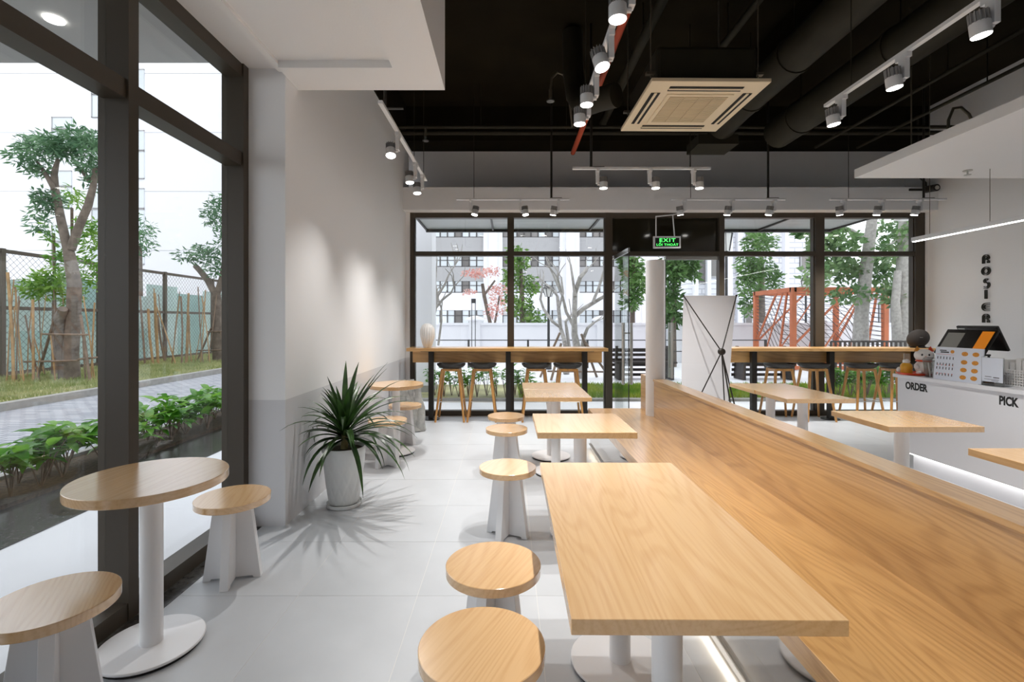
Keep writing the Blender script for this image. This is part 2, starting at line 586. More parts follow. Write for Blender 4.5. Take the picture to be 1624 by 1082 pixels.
struct('wall_left', MB().box(-1.95, XW, 3.307, 7.42, 0, 4.04), M['wall'], label='white wall with grey painted dado beside the potted plant')
struct('wall_right', MB().box(XR, XR + 0.2, YF, 7.3, 0, ZC), M['white'], label='white wall behind the order counter')
struct('wall_front', MB().box(-2.0, 6.45, YF - 0.2, YF, 0, ZC), M['white'], label='white wall behind the seating')
wb = sroot('wall_back', 'white beam and wall above the glazed shopfront', 'wall')
MB().box(XW, XR, 7.0, 7.42, 3.03, 3.359).build('beam', M['white'], wb)
MB().box(-1.95, XR, 7.6, 7.8, 3.2, 4.12).build('upper_wall', M['white'], wb)
MB().box(-1.95, XR, 7.4, 7.62, 3.2, 3.36).build('ledge', M['white'], wb)
MB().box(XW, -1.463, 7.18, 7.42, 0, 3.03).build('pier', M['white'], wb)
MB().box(6.212, XR, 7.18, 7.42, 0, 3.03).build('pier', M['white'], wb)
MB().box(XR, XR + 0.2, 7.3, 7.8, 3.03, ZC).build('return', M['white'], wb)

sf = sroot('soffit', 'white dropped ceiling box over the window seats', 'ceiling')
MB().box(-2.0, -0.461, YF, 3.51, 3.143, ZC).build('soffit_box', M['white'], sf)
MB().box(-0.77, -0.461, YF, 3.51, 3.093, 3.145).build('soffit_edge', M['white'], sf)
MB().box(XW + 0.001, -0.77, 3.20, 3.51, 3.093, 3.145).build('soffit_edge', M['white'], sf)
MB().box(-1.575, XW, YF, 3.306, 3.118, 3.145).build('soffit_trim', M['white'], sf)

cn = sroot('canopy', 'white suspended ceiling panel over the order counter', 'ceiling')
MB().box(3.75, XR, YF, 5.22, 2.96, 3.052).build('canopy_panel', M['white'], cn)
for x, y in ((4.1, 4.9), (5.6, 4.9), (4.1, 3.0), (5.6, 3.0), (4.1, 1.0), (5.6, 1.0)):
    MB().tube([(x, y, 3.05), (x, y, ZC)], 0.006, 6).build('hanger_rod', M['hose'], cn)

# ------------------------------------------------------------------ left window wall
w1 = sroot('window_1', 'tall bronze framed window wall beside the round tables', 'window')
WI, WO = -1.78, -1.905
posts = [3.24 - 0.981 * k for k in range(8)]
for k, y in enumerate(posts):
    MB().box(WO, WI, y, y + 0.062, 0, 3.143).build('post', M['frame'], w1)
    MB().box(WO - 0.03, WO, y + 0.012, y + 0.05, 0, 3.143).build('post_cap', M['frame'], w1)
for k in range(len(posts)):
    y1 = posts[k]
    y0 = posts[k + 1] + 0.062 if k + 1 < len(posts) else YF
    if y0 >= y1: continue
    MB().box(WO, WI - 0.005, y0, y1, 0.0, 0.085).build('bottom_rail', M['frame'], w1)
    MB().box(WO, WI - 0.012, y0, y1, 2.455, 2.545).build('transom', M['frame'], w1)
    MB().box(WO, WI - 0.012, y0, y1, 3.055, 3.143).build('top_rail', M['frame'], w1)
    MB().box(-1.893, -1.884, y0, y1, 0.08, 2.46).build('pane', M['glass'], w1)
    MB().box(-1.893, -1.884, y0, y1, 2.54, 3.06).build('pane', M['glass'], w1)

# ------------------------------------------------------------------ back glazing


def glazed_bay(name, label, xm):
    w = sroot(name, label, 'window')
    y0, y1 = 7.18, 7.29
    for a, b in xm:
        MB().box(a, b, y0, y1, 0, 3.03).build('post', M['frame'], w)
    for (a0, a1), (b0, b1) in zip(xm[:-1], xm[1:]):
        for z0, z1, nm in ((0.0, 0.075, 'bottom_rail'), (2.387, 2.453, 'transom'), (2.955, 3.03, 'top_rail')):
            MB().box(a1, b0, y0 + 0.005, y1, z0, z1).build(nm, M['frame'], w)
        MB().box(a1, b0, 7.245, 7.253, 0.07, 2.39).build('pane', M['glass'], w)
        MB().box(a1, b0, 7.245, 7.253, 2.45, 2.96).build('pane', M['glass'], w)
        MB().box(a1 - 0.002, a1 + 0.012, y0 + 0.03, y1, 0.07, 2.96).build('bead', M['frame'], w)
        MB().box(b0 - 0.012, b0 + 0.002, y0 + 0.03, y1, 0.07, 2.96).build('bead', M['frame'], w)
    return w


glazed_bay('window_2', 'dark framed shopfront window behind the bar with the vase', [(-1.465, -1.405), (0.0, 0.075), (1.45, 1.555)])
glazed_bay('window_3', 'dark framed shopfront window facing the orange pergola', [(3.148, 3.225), (4.58, 4.715), (6.07, 6.215)])
d1 = sroot('door_1', 'glass entrance door with dark header and one leaf standing open', 'door')
MB().box(1.555, 3.148, 7.185, 7.29, 2.387, 2.453).build('door_head', M['frame'], d1)
MB().box(1.555, 3.148, 7.185, 7.29, 2.955, 3.03).build('top_rail', M['frame'], d1)
MB().box(1.555, 3.148, 7.25, 7.262, 2.45, 2.96).build('header_panel', mat('header_panel', S(40, 36, 26), 0.1, spec=0.5), d1)
MB().box(1.555, 3.148, 7.15, 7.29, 0.0, 0.012).build('threshold', M['frame'], d1)


def door_leaf(loc, rz, handle_x):
    lf = MB().box(0.01, 0.775, -0.006, 0.006, 0.02, 2.38).build('door_leaf', M['glass_door'], d1, loc=loc, rot=(0, 0, rz))
    MB().box(0.0, 0.78, -0.012, 0.012, 2.33, 2.386).build('top_patch', M['steel'], lf)
    MB().box(0.0, 0.78, -0.016, 0.016, 0.012, 0.09).build('bottom_patch', M['steel'], lf)
    MB().box(0.772, 0.780, -0.006, 0.006, 0.02, 2.38).build('edge_strip', M['black'], lf)
    for s in (-1, 1):
        h = MB().tube([(handle_x, s * 0.055, 0.56), (handle_x, s * 0.055, 1.39)], 0.021, 12)
        for z in (0.7, 1.25):
            h.tube([(handle_x, 0, z), (handle_x, s * 0.055, z)], 0.01, 8)
        h.build('pull_handle', M['steel'], lf, smooth=True)
    return lf


door_leaf((1.585, 7.17, 0), -PI / 2 + 0.02, 0.70)
door_leaf((3.14, 7.235, 0), PI, 0.70)

# ------------------------------------------------------------------ furniture kit


def pedestal_parts(root, x=0.0, y=0.0, h=0.705):
    MB().lathe([(0.19, 0.0), (0.19, 0.014)], 40, (x, y, 0)).build('foot_pad', M['rubber'], root, smooth=True)
    MB().lathe([(0.196, 0.013), (0.2, 0.016), (0.2, 0.022), (0.197, 0.025)], 48, (x, y, 0)).build('base', M['white_metal'], root, smooth=True)
    MB().lathe([(0.0425, 0.024), (0.0425, h)], 32, (x, y, 0)).build('pole', M['white_metal'], root, smooth=True)
    MB().box(x - 0.12, x + 0.12, y - 0.12, y + 0.12, h - 0.006, h).build('mount_plate', M['white_metal'], root)


def rect_table(label, x0, x1, y0, y1, poles=1, group=None, rz=0.0):
    t = thing('rectangular_table', label, 'table', ((x0 + x1) / 2, (y0 + y1) / 2, 0), rz, group)
    hx, hy = (x1 - x0) / 2, (y1 - y0) / 2
    MB().box(-hx, hx, -hy, hy, 0.703, 0.74).build('tabletop', M['oak_y'], t, bevel=0.002)
    if poles == 1:
        pedestal_parts(t)
    else:
        pedestal_parts(t, 0, -hy / 2); pedestal_parts(t, 0, hy / 2)
    return t


rect_table('long oak veneer table with two white pedestals beside the bench', 0.146, 0.766, 1.077, 2.277, 2, rz=-0.008)
rect_table('single square oak table standing alone beside the bench', 0.176, 0.776, 2.89, 3.49)
rect_table('oak table near the bench end, the half toward the lone square table', 0.15, 0.735, 4.225, 4.738)
rect_table('oak table near the bench end, the half toward the shopfront', 0.15, 0.735, 4.742, 5.25)
rect_table('oak table behind the bench back, the half toward the shopfront bar', 2.385, 2.982, 4.672, 5.19)
rect_table('oak table behind the bench back, the half toward the order counter', 2.395, 2.987, 4.14, 4.668)
rect_table('square oak table between the bench back and the ORDER lettering', 2.413, 3.02, 3.053, 3.6)
rect_table('square oak table between the bench back and the PICK lettering', 2.419, 3.022, 1.94, 2.535)


def round_table(label, x, y):
    t = thing('round_table', label, 'table', (x, y, 0))
    MB().lathe([(0.288, 0.703), (0.29, 0.705), (0.29, 0.738), (0.288, 0.74)], 72).build('tabletop', M['oak_y'], t, smooth=True)
    pedestal_parts(t)
    return t


round_table('round oak cafe table by the bronze window wall', -1.54, 2.08)
round_table('round oak cafe table against the white wall behind the potted plant', -1.204, 5.17)


def make_stool(label, x, y, rz, group=None):
    t = thing('round_stool', label, 'stool', (x, y, 0), rz, group)
    MB().lathe([(0.1855, 0.415), (0.1875, 0.417), (0.1875, 0.448), (0.1855, 0.45)], 64).build('seat', M['oak_y'], t, smooth=True)
    prof = [(-0.145, 0.0), (-0.108, 0.0), (-0.104, 0.012), (0.104, 0.012), (0.108, 0.0), (0.145, 0.0), (0.092, 0.416), (-0.092, 0.416)]
    me = MB().prism(prof, 'XZ', -0.021, 0.021)
    me.build('leg_panel', M['white_metal'], t, bevel=0.0015, fixn=True)
    for sgn in (1, -1):
        half = [(sgn * a, b) for a, b in ((0.021, 0.012), (0.104, 0.012), (0.108, 0.0), (0.145, 0.0), (0.092, 0.416), (0.021, 0.416))]
        MB().prism([(a, b) for a, b in half], 'YZ', -0.021, 0.021).build('leg_panel', M['white_metal'], t, bevel=0.0015, fixn=True)
    return t


for lab, x, y, a in (
        ('round oak stool at the window table, on the side away from the plant', -1.57, 1.66, 35),
        ('round oak stool at the window table, on the side toward the plant', -1.51, 2.645, 12),
        ('round oak stool pushed up to the near end of the long oak table', -0.078, 1.43, -25),
        ('round oak stool at the middle of the long oak table', -0.0587, 1.908, -25),
        ('round oak stool between the long oak table and the lone square table', -0.004, 3.18, -25),
        ('round oak stool at the joined pair of tables, the one nearer the lone square table', -0.014, 4.326, -22),
        ('round oak stool at the joined pair of tables, the one nearer the shopfront', -0.02, 4.91, -22),
        ('round oak stool beside the white wall, just behind the potted plant', -1.18, 4.71, -32),
        ('round oak stool beside the white wall, next to the wrapped bundle', -1.189, 5.56, -32)):
    make_stool(lab, x, y, math.radians(a))

# bench -----------------------------------------------------------------
bench = thing('long_bench', 'long oak bench with a continuous back panel down the middle of the room', 'bench', (0, 0, 0))
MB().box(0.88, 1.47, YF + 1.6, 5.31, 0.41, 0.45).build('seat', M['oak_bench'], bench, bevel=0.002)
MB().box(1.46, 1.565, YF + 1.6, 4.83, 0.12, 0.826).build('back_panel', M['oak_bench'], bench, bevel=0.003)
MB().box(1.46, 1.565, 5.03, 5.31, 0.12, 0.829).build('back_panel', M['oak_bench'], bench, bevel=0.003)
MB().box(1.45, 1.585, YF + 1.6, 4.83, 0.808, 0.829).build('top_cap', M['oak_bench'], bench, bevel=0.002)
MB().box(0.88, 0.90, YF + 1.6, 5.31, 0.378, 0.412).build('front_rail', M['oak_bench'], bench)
MB().box(0.90, 1.46, YF + 1.6, 5.30, 0.0, 0.411).build('kick_panel', mat('polished_kick_panel', S(196, 194, 192), 0.06, metal=1.0), bench)
led = thing('led_strip_light', 'slim warm LED strip along the foot of the bench', 'light strip', (0.9, 0, 0))
MB().box(-0.014, 0.0005, YF + 1.6, 5.30, 0.059, 0.067).build('profile', M['steel'], led)
MB().box(-0.012, -0.002, YF + 1.6, 5.29, 0.056, 0.0592).build('diffuser', M['led_warm'], led)
col = thing('round_post', 'white round post standing through the far end of the bench', 'post', (1.505, 4.93, 0))
MB().lathe([(0.096, 0.0), (0.096, 2.02)], 40).build('shaft', M['white_metal'], col, smooth=True)
MB().lathe([(0.092, 2.02), (0.092, 2.03)], 40).build('cap', M['white_metal'], col, smooth=True)

# window bars -----------------------------------------------------------------


def window_bar(label, x0, x1, legs):
    t = thing('window_bar', label, 'bar table', (0, 0, 0))
    MB().box(x0, x1, 6.70, 7.12, 0.99, 1.035).build('bar_top', M['oak_x'], t, bevel=0.002)
    MB().box(x0 + 0.03, x1 - 0.03, 7.0, 7.03, 0.811, 0.992).build('apron', M['oak_x'], t)
    MB().box(x0 + 0.18, x1 - 0.18, 6.80, 7.05, 0.978, 0.992).build('steel_rail', M['black'], t)
    for x in legs:
        MB().box(x - 0.036, x + 0.036, 6.90, 6.97, 0.008, 0.985).build('leg', M['black'], t)
        MB().lathe([(0.12, 0.0), (0.12, 0.01)], 28, (x, 6.94, 0)).build('foot_plate', M['black'], t, smooth=True)
    return t


window_bar('long oak bar counter on black legs carrying the white vase', -1.418, 1.392, (-1.108, 0.0, 1.099))
window_bar('long oak bar counter on black legs carrying the black speaker', 3.08, 5.95, (3.53, 4.64, 5.86))


def make_bar_stool(label, x, y, rz, group):
    t = thing('bar_stool', label, 'bar stool', (x, y, 0), rz, group)
    prof = [(0.03, 0.735), (0.12, 0.737), (0.175, 0.755), (0.201, 0.785), (0.206, 0.807), (0.198, 0.807), (0.17, 0.775), (0.1, 0.762), (0.01, 0.76)]
    MB().lathe(prof, 36).build('seat', M['seat_dark'], t, smooth=True)
    for sx in (-1, 1):
        for sy in (-1, 1):
            MB().tube([(sx * 0.115, sy * 0.105, 0.735), (sx * 0.20, sy * 0.19, 0.0)], [0.021, 0.015], 10).build('leg', M['oak_leg'], t, smooth=True)
    for sy in (-1, 1):
        MB().bar((-0.118, sy * 0.108, 0.722), (0.118, sy * 0.108, 0.722), 0.032, 0.034).build('top_rail', M['oak_leg'], t)
    for sx in (-1, 1):
        MB().bar((sx * 0.115, -0.1, 0.715), (sx * 0.115, 0.1, 0.715), 0.028, 0.03).build('top_rail', M['oak_leg'], t)
    r = 0.165
    ring = [(-r, -r + .008, 0.28), (r, -r + .008, 0.28), (r, r - .008, 0.28), (-r, r - .008, 0.28)]
    for i in range(4):
        MB().tube([ring[i], ring[(i + 1) % 4]], 0.006, 6).build('footrest', M['steel'], t)
    return t


for lab, x, r in (('bar stool with dark shell seat under the vase end of the bar', -0.816, 0),
                  ('bar stool with dark shell seat, second from the vase end of the bar', -0.37, 0),
                  ('bar stool with dark shell seat, second from the entrance door', 0.399, 0),
                  ('bar stool with dark shell seat at the end next to the entrance door', 0.85, 0),
                  ('bar stool with dark shell seat next to the banner stand', 3.90, 0),
                  ('bar stool with dark shell seat, second from the banner stand', 4.385, 0),
                  ('bar stool with dark shell seat, third from the banner stand', 5.07, 0),
                  ('bar stool with dark shell seat at the speaker end of the bar', 5.55, 0)):
    make_bar_stool(lab, x, 6.90 if x < 2 else 6.92, math.radians(r), 'bar stools at the shopfront bars')

# order counter ------------------------------------------------------------------
oc = thing('order_counter', 'white order counter with black lettering and glowing plinth', 'counter', (0, 0, 0))
MB().box(3.775, 4.45, -1.5, 4.67, 0.17, 0.868).build('body', M['counter'], oc)
MB().box(3.75, 4.5, -1.5, 4.70, 0.868, 0.90).build('worktop', M['counter'], oc, bevel=0.003)
MB().box(3.87, 4.4, -1.5, 4.6, 0.0, 0.172).build('plinth', M['counter'], oc)
MB().box(3.81, 3.86, -1.45, 4.62, 0.15, 0.171).build('led_strip', M['led'], oc)
mt = Matrix(((0, 0, -1, 3.7745), (-1, 0, 0, 4.577), (0, 1, 0, 0.772), (0, 0, 0, 1)))
text_mesh('lettering', 'ORDER', 0.092, M['ink'], oc, mt @ Matrix.Scale(0.78, 4, (1, 0, 0)), 0.001, bold=0.0038)
mt = Matrix(((0, 0, -1, 3.7745), (-1, 0, 0, 3.705), (0, 1, 0, 0.772), (0, 0, 0, 1)))
text_mesh('lettering', 'PICK', 0.092, M['ink'], oc, mt @ Matrix.Scale(0.70, 4, (1, 0, 0)), 0.001, bold=0.0038)

# wall lettering ------------------------------------------------------------------
wl = thing('wall_lettering', 'vertical dark metal letters ROSIER on the white wall above the counter', 'sign', (XR, 6.29, 0))


def strokes(paths, zc, w=0.006):
    """paths in letter units: u to the reader's right (-Y), v up; built against the wall"""
    b = MB()
    for p in paths:
        for (u0, v0), (u1, v1) in zip(p[:-1], p[1:]):
            b.bar((-0.012, -u0, zc + v0), (-0.012, -u1, zc + v1), 0.022, w, up=(0, 0, 1))
    return b


def arc(cx, cy, r, a0, a1, n=10):
    return [(cx + r * math.cos(math.radians(a0 + (a1 - a0) * i / n)), cy + r * math.sin(math.radians(a0 + (a1 - a0) * i / n))) for i in range(n + 1)]


H2 = 0.056


def letter(ch):
    if ch == 'R':
        return [[(-.042, -H2), (-.042, .014)] + arc(0, .014, .042, 180, 0) + [(.042, .004), (.014, -.006), (.042, -.03), (.042, -H2)],
                [(-.022, -H2), (-.022, .012)] + arc(0, .014, .022, 180, 0) + [(.0, .006), (-.022, .002)], [(-.022, -.01), (.014, -.006)], [(.024, -.026), (.024, -H2)]]
    if ch == 'O':
        return [arc(0, 0, .054, 0, 360, 20), arc(0, 0, .034, 0, 360, 16)]
    if ch == 'S':
        return [arc(.004, .026, .03, 40, 240) + arc(.0, -.026, .03, 60, -140), arc(.006, .026, .014, 40, 240, 6) + [(.01, .0)] + arc(.0, -.026, .048, 40, -120, 8)]
    if ch == 'I':
        return [[(-.009, -H2), (-.009, H2)], [(.009, -H2), (.009, H2)], [(-.009, H2), (.009, H2)], [(-.009, -H2), (.009, -H2)]]
    if ch == 'E':
        return [[(.044, .05)] + arc(.0, 0, .05, 90, 270) + [(.044, -.05)], [(.044, .028)] + arc(.004, 0, .028, 90, 270) + [(.044, -.028)], [(-.03, 0), (.04, 0)]]


for ch, yy in zip('ROSIER', (411, 430, 449, 467, 487, 505)):
    strokes(letter(ch), P(1571, yy, 6.29).z).build('letter', M['letter'], wl)

# ------------------------------------------------------------------ ceiling services


def track_lamp_proto():
    t = thing('track_spotlight', 'white cylinder track spotlight', 'spotlight', (0, 0, 0))
    MB().box(-0.016, 0.016, -0.045, 0.045, -0.03, 0.0).build('adapter', M['lamp_white'], t)
    MB().box(-0.016, 0.016, -0.03, 0.022, -0.15, -0.028).build('bracket', M['lamp_white'], t, bevel=0.003)
    hd = MB().lathe([(0.043, -0.062), (0.043, 0.0), (0.041, 0.004)], 28).build('head', M['lamp_white'], t, smooth=True)
    hd.location = (-0.062, 0, -0.14)
    fin = MB()
    fin.lathe([(0.03, 0.0), (0.03, 0.055)], 16)
    for k in range(14):
        a = 2 * PI * k / 14
        R = Matrix.Rotation(a, 3, 'Z')
        fin.obox(R @ Vector((0.034, 0, 0.028)), (0.018, 0.004, 0.056), R)
    fin.build('heat_fin', M['lamp_fin'], hd)
    MB().lathe([(0.039, -0.0655), (0.039, -0.061)], 28).build('lens', M['lens'], hd, smooth=True)
    MB().tube([(0.035, 0, -0.02), (0.065, 0, -0.02)], 0.012, 10).build('pivot', M['lamp_white'], hd, smooth=True)
    ld = bpy.data.lights.new('spot_beam', 'SPOT')
    ld.energy = LAMP_W
    ld.color = (1.0, 0.975, 0.94)
    ld.spot_size = math.radians(108)
    ld.spot_blend = 1.0
    ld.shadow_soft_size = 0.03
    lo = bpy.data.objects.new('spot_beam', ld)
    COL.objects.link(lo)
    lo.parent = hd
    lo.location = (0, 0, -0.075)
    return t


lamp0 = track_lamp_proto()
lamp_used = [False]


def lamp(x, y, z, rz, tilt, label, group):
    """tilt = (around local x, around local y) of the head"""
    if not lamp_used[0]:
        o = lamp0; lamp_used[0] = True
    else:
        o = dup(lamp0)
    o.location = (x, y, z)
    o.rotation_euler = (0, 0, rz)
    o['label'] = label; o['group'] = group
    for ch in o.children:
        if ch.name.startswith('head'):
            ch.rotation_euler = (math.radians(tilt[0]), math.radians(tilt[1]), 0)
    return o


ZT = 3.05


def track(label, p0, p1, rods, thick=()):
    t = thing('lighting_track', label, 'track', (0, 0, 0))
    MB().bar(p0, p1, 0.034, 0.022).build('rail', M['lamp_white'], t)
    for i, (x, y) in enumerate(rods):
        if i in thick:
            MB().tube([(x, y, ZT), (x, y, ZC)], 0.014, 8).build('conduit', M['black'], t, smooth=True)
            MB().box(x - 0.02, x + 0.14, y - 0.012, y + 0.012, ZT + 0.01, ZT + 0.02).build('feed_box', M['black'], t)
        else:
            MB().tube([(x, y, ZT), (x, y, ZC)], 0.0035, 6).build('wire', M['duct'], t)
    return t


zl = ZT - 0.011
track('white light track beside the left white wall', (-0.957, 3.6, ZT), (-0.957, 5.6, ZT), [(-0.957, 3.75), (-0.957, 4.9), (-0.957, 5.45)], (0,))
for k, y in enumerate((4.18, 4.97, 5.38)):
    lamp(-0.957, y, zl, 0.0, (-18 if k == 0 else -6, -5), 'white track spotlight by the left wall, %s the shopfront' % ('farthest from', 'middle one before', 'nearest to')[k], 'spotlights on the left wall track')
track('white light track running above the aisle and long table', (0.58, -2.5, ZT), (0.58, 3.82, ZT), [(0.58, 3.6), (0.58, 1.4), (0.58, -1.0)])
lw_data = bpy.data.lights['spot_beam'].copy()
lw_data.energy = LAMP_W * 1.25
lw_data.spot_size = math.radians(86)
lw_data.shadow_soft_size = 0.018
for o_ in list(bpy.data.objects):
    if o_.type == 'LIGHT' and o_.parent and o_.parent.parent and abs(o_.parent.parent.location.x + 0.957) < 1e-4:
        o_.data = lw_data
ORD = ('nearest', 'second', 'third', 'fourth', 'fifth', 'sixth', 'seventh', 'eighth')
for k, y in enumerate((3.49, 3.18, 2.73, 2.28, 0.6)):
    lamp(0.58, y, zl, 0, (0, 0) if y != 2.73 else (-14, -12), 'white spotlight on the aisle track, %s from its shopfront end' % ORD[k].replace('nearest', 'first'), 'spotlights on the aisle track')
track('white light track in front of the order counter canopy', (2.42, -2.5, ZT), (2.42, 3.67, ZT), [(2.42, 3.4), (2.42, 1.4), (2.42, -1.0)])
for k, y in enumerate((3.5, 2.95, 2.41, 0.9)):
    lamp(2.42, y, zl, 0, (0, -8), 'white spotlight on the counter track, %s from its shopfront end' % ORD[k].replace('nearest', 'first'), 'spotlights on the counter track')
track('short white light track hanging below the air conditioner end', (0.69, 5.17, ZT), (2.17, 5.17, ZT), [(0.89, 5.17), (1.95, 5.17)], (0,))
for k, x in enumerate((0.96, 1.52, 1.99)):
    lamp(x, 5.17, zl, PI, (0, 0), 'white spotlight on the short track past the air conditioner, %s to the red pipe' % ('nearest', 'second nearest', 'third nearest')[k], 'spotlights on the short middle track')
for (x0, x1, rods, lx, nm, gr) in (
        (-0.695, 0.82, [(-0.46, 6.47), (0.58, 6.47)], (-0.533, 0.135, 0.644), 'vase', 'spotlights above the vase bar'),
        (2.19, 3.72, [(2.45, 6.47), (3.49, 6.47)], (2.337, 2.98, 3.54), 'door', 'spotlights by the entrance'),
        (4.32, 5.88, [(4.57, 6.47), (5.58, 6.47)], (4.48, 4.99, 5.5), 'speaker', 'spotlights above the speaker bar')):
    where = {'vase': 'above the bar with the vase', 'door': 'above the entrance door side', 'speaker': 'above the bar with the speaker'}[nm]
    track('short white light track ' + where, (x0, 6.47, ZT), (x1, 6.47, ZT), rods, (1,))
    for k, x in enumerate(lx):
        lamp(x + 0.03, 6.47, zl, 0 if nm != 'vase' or k == 2 else PI, (8, (-10, 6, 10)[k]), 'white spotlight %s, %s from the left wall' % (where, ('first', 'second', 'third')[k]), gr)

# the two tracks run on out of the picture: name the beams of the lamps that hang there
for o_ in list(bpy.data.objects):
    if o_.type == 'LIGHT' and o_.parent and o_.parent.parent and o_.parent.parent.location.y < 1.5:
        o_.name = ('aisle' if o_.parent.parent.location.x < 1 else 'counter') + '_track_lamp_offscreen'

# air conditioner
ac = thing('ceiling_air_conditioner', 'ivory ceiling cassette air conditioner with square grille', 'air conditioner', (1.6, 4.3, 3.3), 0.012)
MB().box(-0.475, 0.475, -0.5, 0.5, 0.0, 0.03).build('panel', M['ac'], ac, bevel=0.004)
MB().box(-0.41, 0.41, -0.42, 0.42, 0.03, 0.33).build('body', M['duct'], ac, bevel=0.03)
MB().box(-0.28, 0.28, -0.29, 0.29, -0.008, 0.003).build('grille_frame', M['ac'], ac, bevel=0.003)
for k in range(4):
    x0 = -0.245 + k * 0.1235
    g = MB().box(x0, x0 + 0.119, -0.255, 0.255, -0.011, -0.006).build('grille_panel', M['ac_grille'], ac)
    sl = MB()
    for q in range(20):
        yy = -0.25 + q * 0.0255
        sl.box(x0, x0 + 0.119, yy, yy + 0.008, -0.0135, -0.0105)
    sl.build('louvre_bars', M['ac'], g)
for (x0, x1, y0, y1) in ((-0.30, 0.30, -0.42, -0.345), (-0.30, 0.30, 0.345, 0.42), (-0.42, -0.345, -0.31, 0.31), (0.345, 0.42, -0.31, 0.31)):
    s = MB().box(x0, x1, y0, y1, -0.004, 0.004).build('air_slot', M['dark_slot'], ac)
    if x1 - x0 > y1 - y0:
        MB().box(x0, x1, (y0 + y1) / 2 - 0.011, (y0 + y1) / 2 + 0.011, -0.008, 0.0).build('flap', M['ac'], s)
    else:
        MB().box((x0 + x1) / 2 - 0.011, (x0 + x1) / 2 + 0.011, y0, y1, -0.008, 0.0).build('flap', M['ac'], s)
for sx in (-1, 1):
    for sy in (-1, 1):
        MB().tube([(sx * 0.44, sy * 0.36, 0.1), (sx * 0.44, sy * 0.36, 1.3)], 0.006, 6).build('hanger_rod', M['hose'], ac)
        MB().box(sx * 0.44 - 0.04, sx * 0.44 + 0.04, sy * 0.36 - 0.02, sy * 0.36 + 0.02, 0.12, 0.14).build('bracket', M['hose'], ac)

# pipes and ducts
tag(MB().tube([(0.96, -3.5, 3.91), (0.96, 7.15, 3.91)], 0.034, 14).build('sprinkler_pipe', M['red_pipe'], smooth=True), 'red sprinkler pipe running along the black ceiling', 'pipe')


def duct(label, pts, r, name='ventilation_duct', hang=()):
    t = thing(name, label, 'duct', (0, 0, 0))
    MB().tube(pts, r, 24).build('tube', M['duct'], t, smooth=True)
    p0, p1 = Vector(pts[0]), Vector(pts[1])
    for f in hang:
        p = p0.lerp(p1, f)
        MB().tube([p, (p.x, p.y, ZC)], 0.006, 6).build('hanger_rod', M['duct'], t)
        if r > 0.1:
            ax = (p1 - p0).normalized()
            MB().tube([p - ax * 0.02, p + ax * 0.02], r + 0.012, 24).build('collar', M['duct'], t, smooth=True)
    return t


duct('large black round duct above the counter track', [(3.5, -3.5, 3.85), (3.5, 6.25, 3.85)], 0.19, hang=(0.5, 0.66, 0.8, 0.95))
duct('large black round duct beside the air conditioner', [(2.68, -3.5, 3.9), (2.68, 5.6, 3.9), (2.68, 5.86, 3.885), (2.66, 6.08, 3.83)], 0.17, hang=(0.55, 0.72, 0.88, 0.97))
duct('flexible black duct elbow at the rear of the air conditioner', [(1.0, 4.45, 3.5), (0.85, 4.6, 3.52), (0.76, 4.9, 3.6), (0.72, 5.1, 3.8), (0.7, 5.2, 4.1), (0.7, 5.25, 4.55)], 0.11, name='flexible_duct')
duct('slim black pipe above the air conditioner', [(2.2, -3.5, 4.23), (2.2, 6.9, 4.23)], 0.035, name='ceiling_pipe', hang=(0.6, 0.8))
duct('slim black pipe over the middle of the room', [(1.35, -3.5, 4.23), (1.35, 6.9, 4.23)], 0.05, name='ceiling_pipe', hang=(0.6, 0.8))
duct('slim black pipe crossing the ceiling toward the left wall', [(-1.53, 6.62, 4.0), (6.24, 6.62, 4.0)], 0.03, name='ceiling_pipe', hang=(0.3, 0.6, 0.8))
duct('second slim black pipe crossing beside the first', [(-1.53, 6.42, 4.0), (6.24, 6.42, 4.0)], 0.022, name='ceiling_pipe', hang=(0.15, 0.45, 0.7))
duct('thin black conduit over the counter canopy', [(4.4, -3.5, 3.9), (4.4, 6.9, 3.9)], 0.02, name='ceiling_pipe', hang=(0.6, 0.8))
duct('thin black conduit behind the counter canopy edge', [(5.0, -3.5, 3.9), (5.0, 6.9, 3.9)], 0.02, name='ceiling_pipe', hang=(0.62, 0.82))
gb = thing('duct_grille_box', 'black box diffuser at the end of the round duct', 'duct', (2.62, 6.2, 3.62))
MB().box(-0.25, 0.25, -0.2, 0.2, 0.0, 0.12).build('box', M['duct'], gb)
for sx in (-1, 1):
    MB().tube([(sx * 0.22, 0, 0.1), (sx * 0.22, 0, 0.98)], 0.006, 6).build('hanger_rod', M['duct'], gb)


def hose(label, pts, r):
    t = thing('sprinkler_hose', label, 'hose', (0, 0, 0))
    MB().tube(pts, r, 10).build('hose', M['hose'], t, smooth=True)
    e = Vector(pts[0])
    MB().tube([e, e - Vector((0, 0, 0.10))], 0.02, 10).build('fitting', M['hose'], t, smooth=True)
    MB().lathe([(0.045, -0.14), (0.045, -0.13), (0.015, -0.12), (0.015, -0.09)], 14, e).build('sprinkler_head', M['steel'], t, smooth=True)
    return t


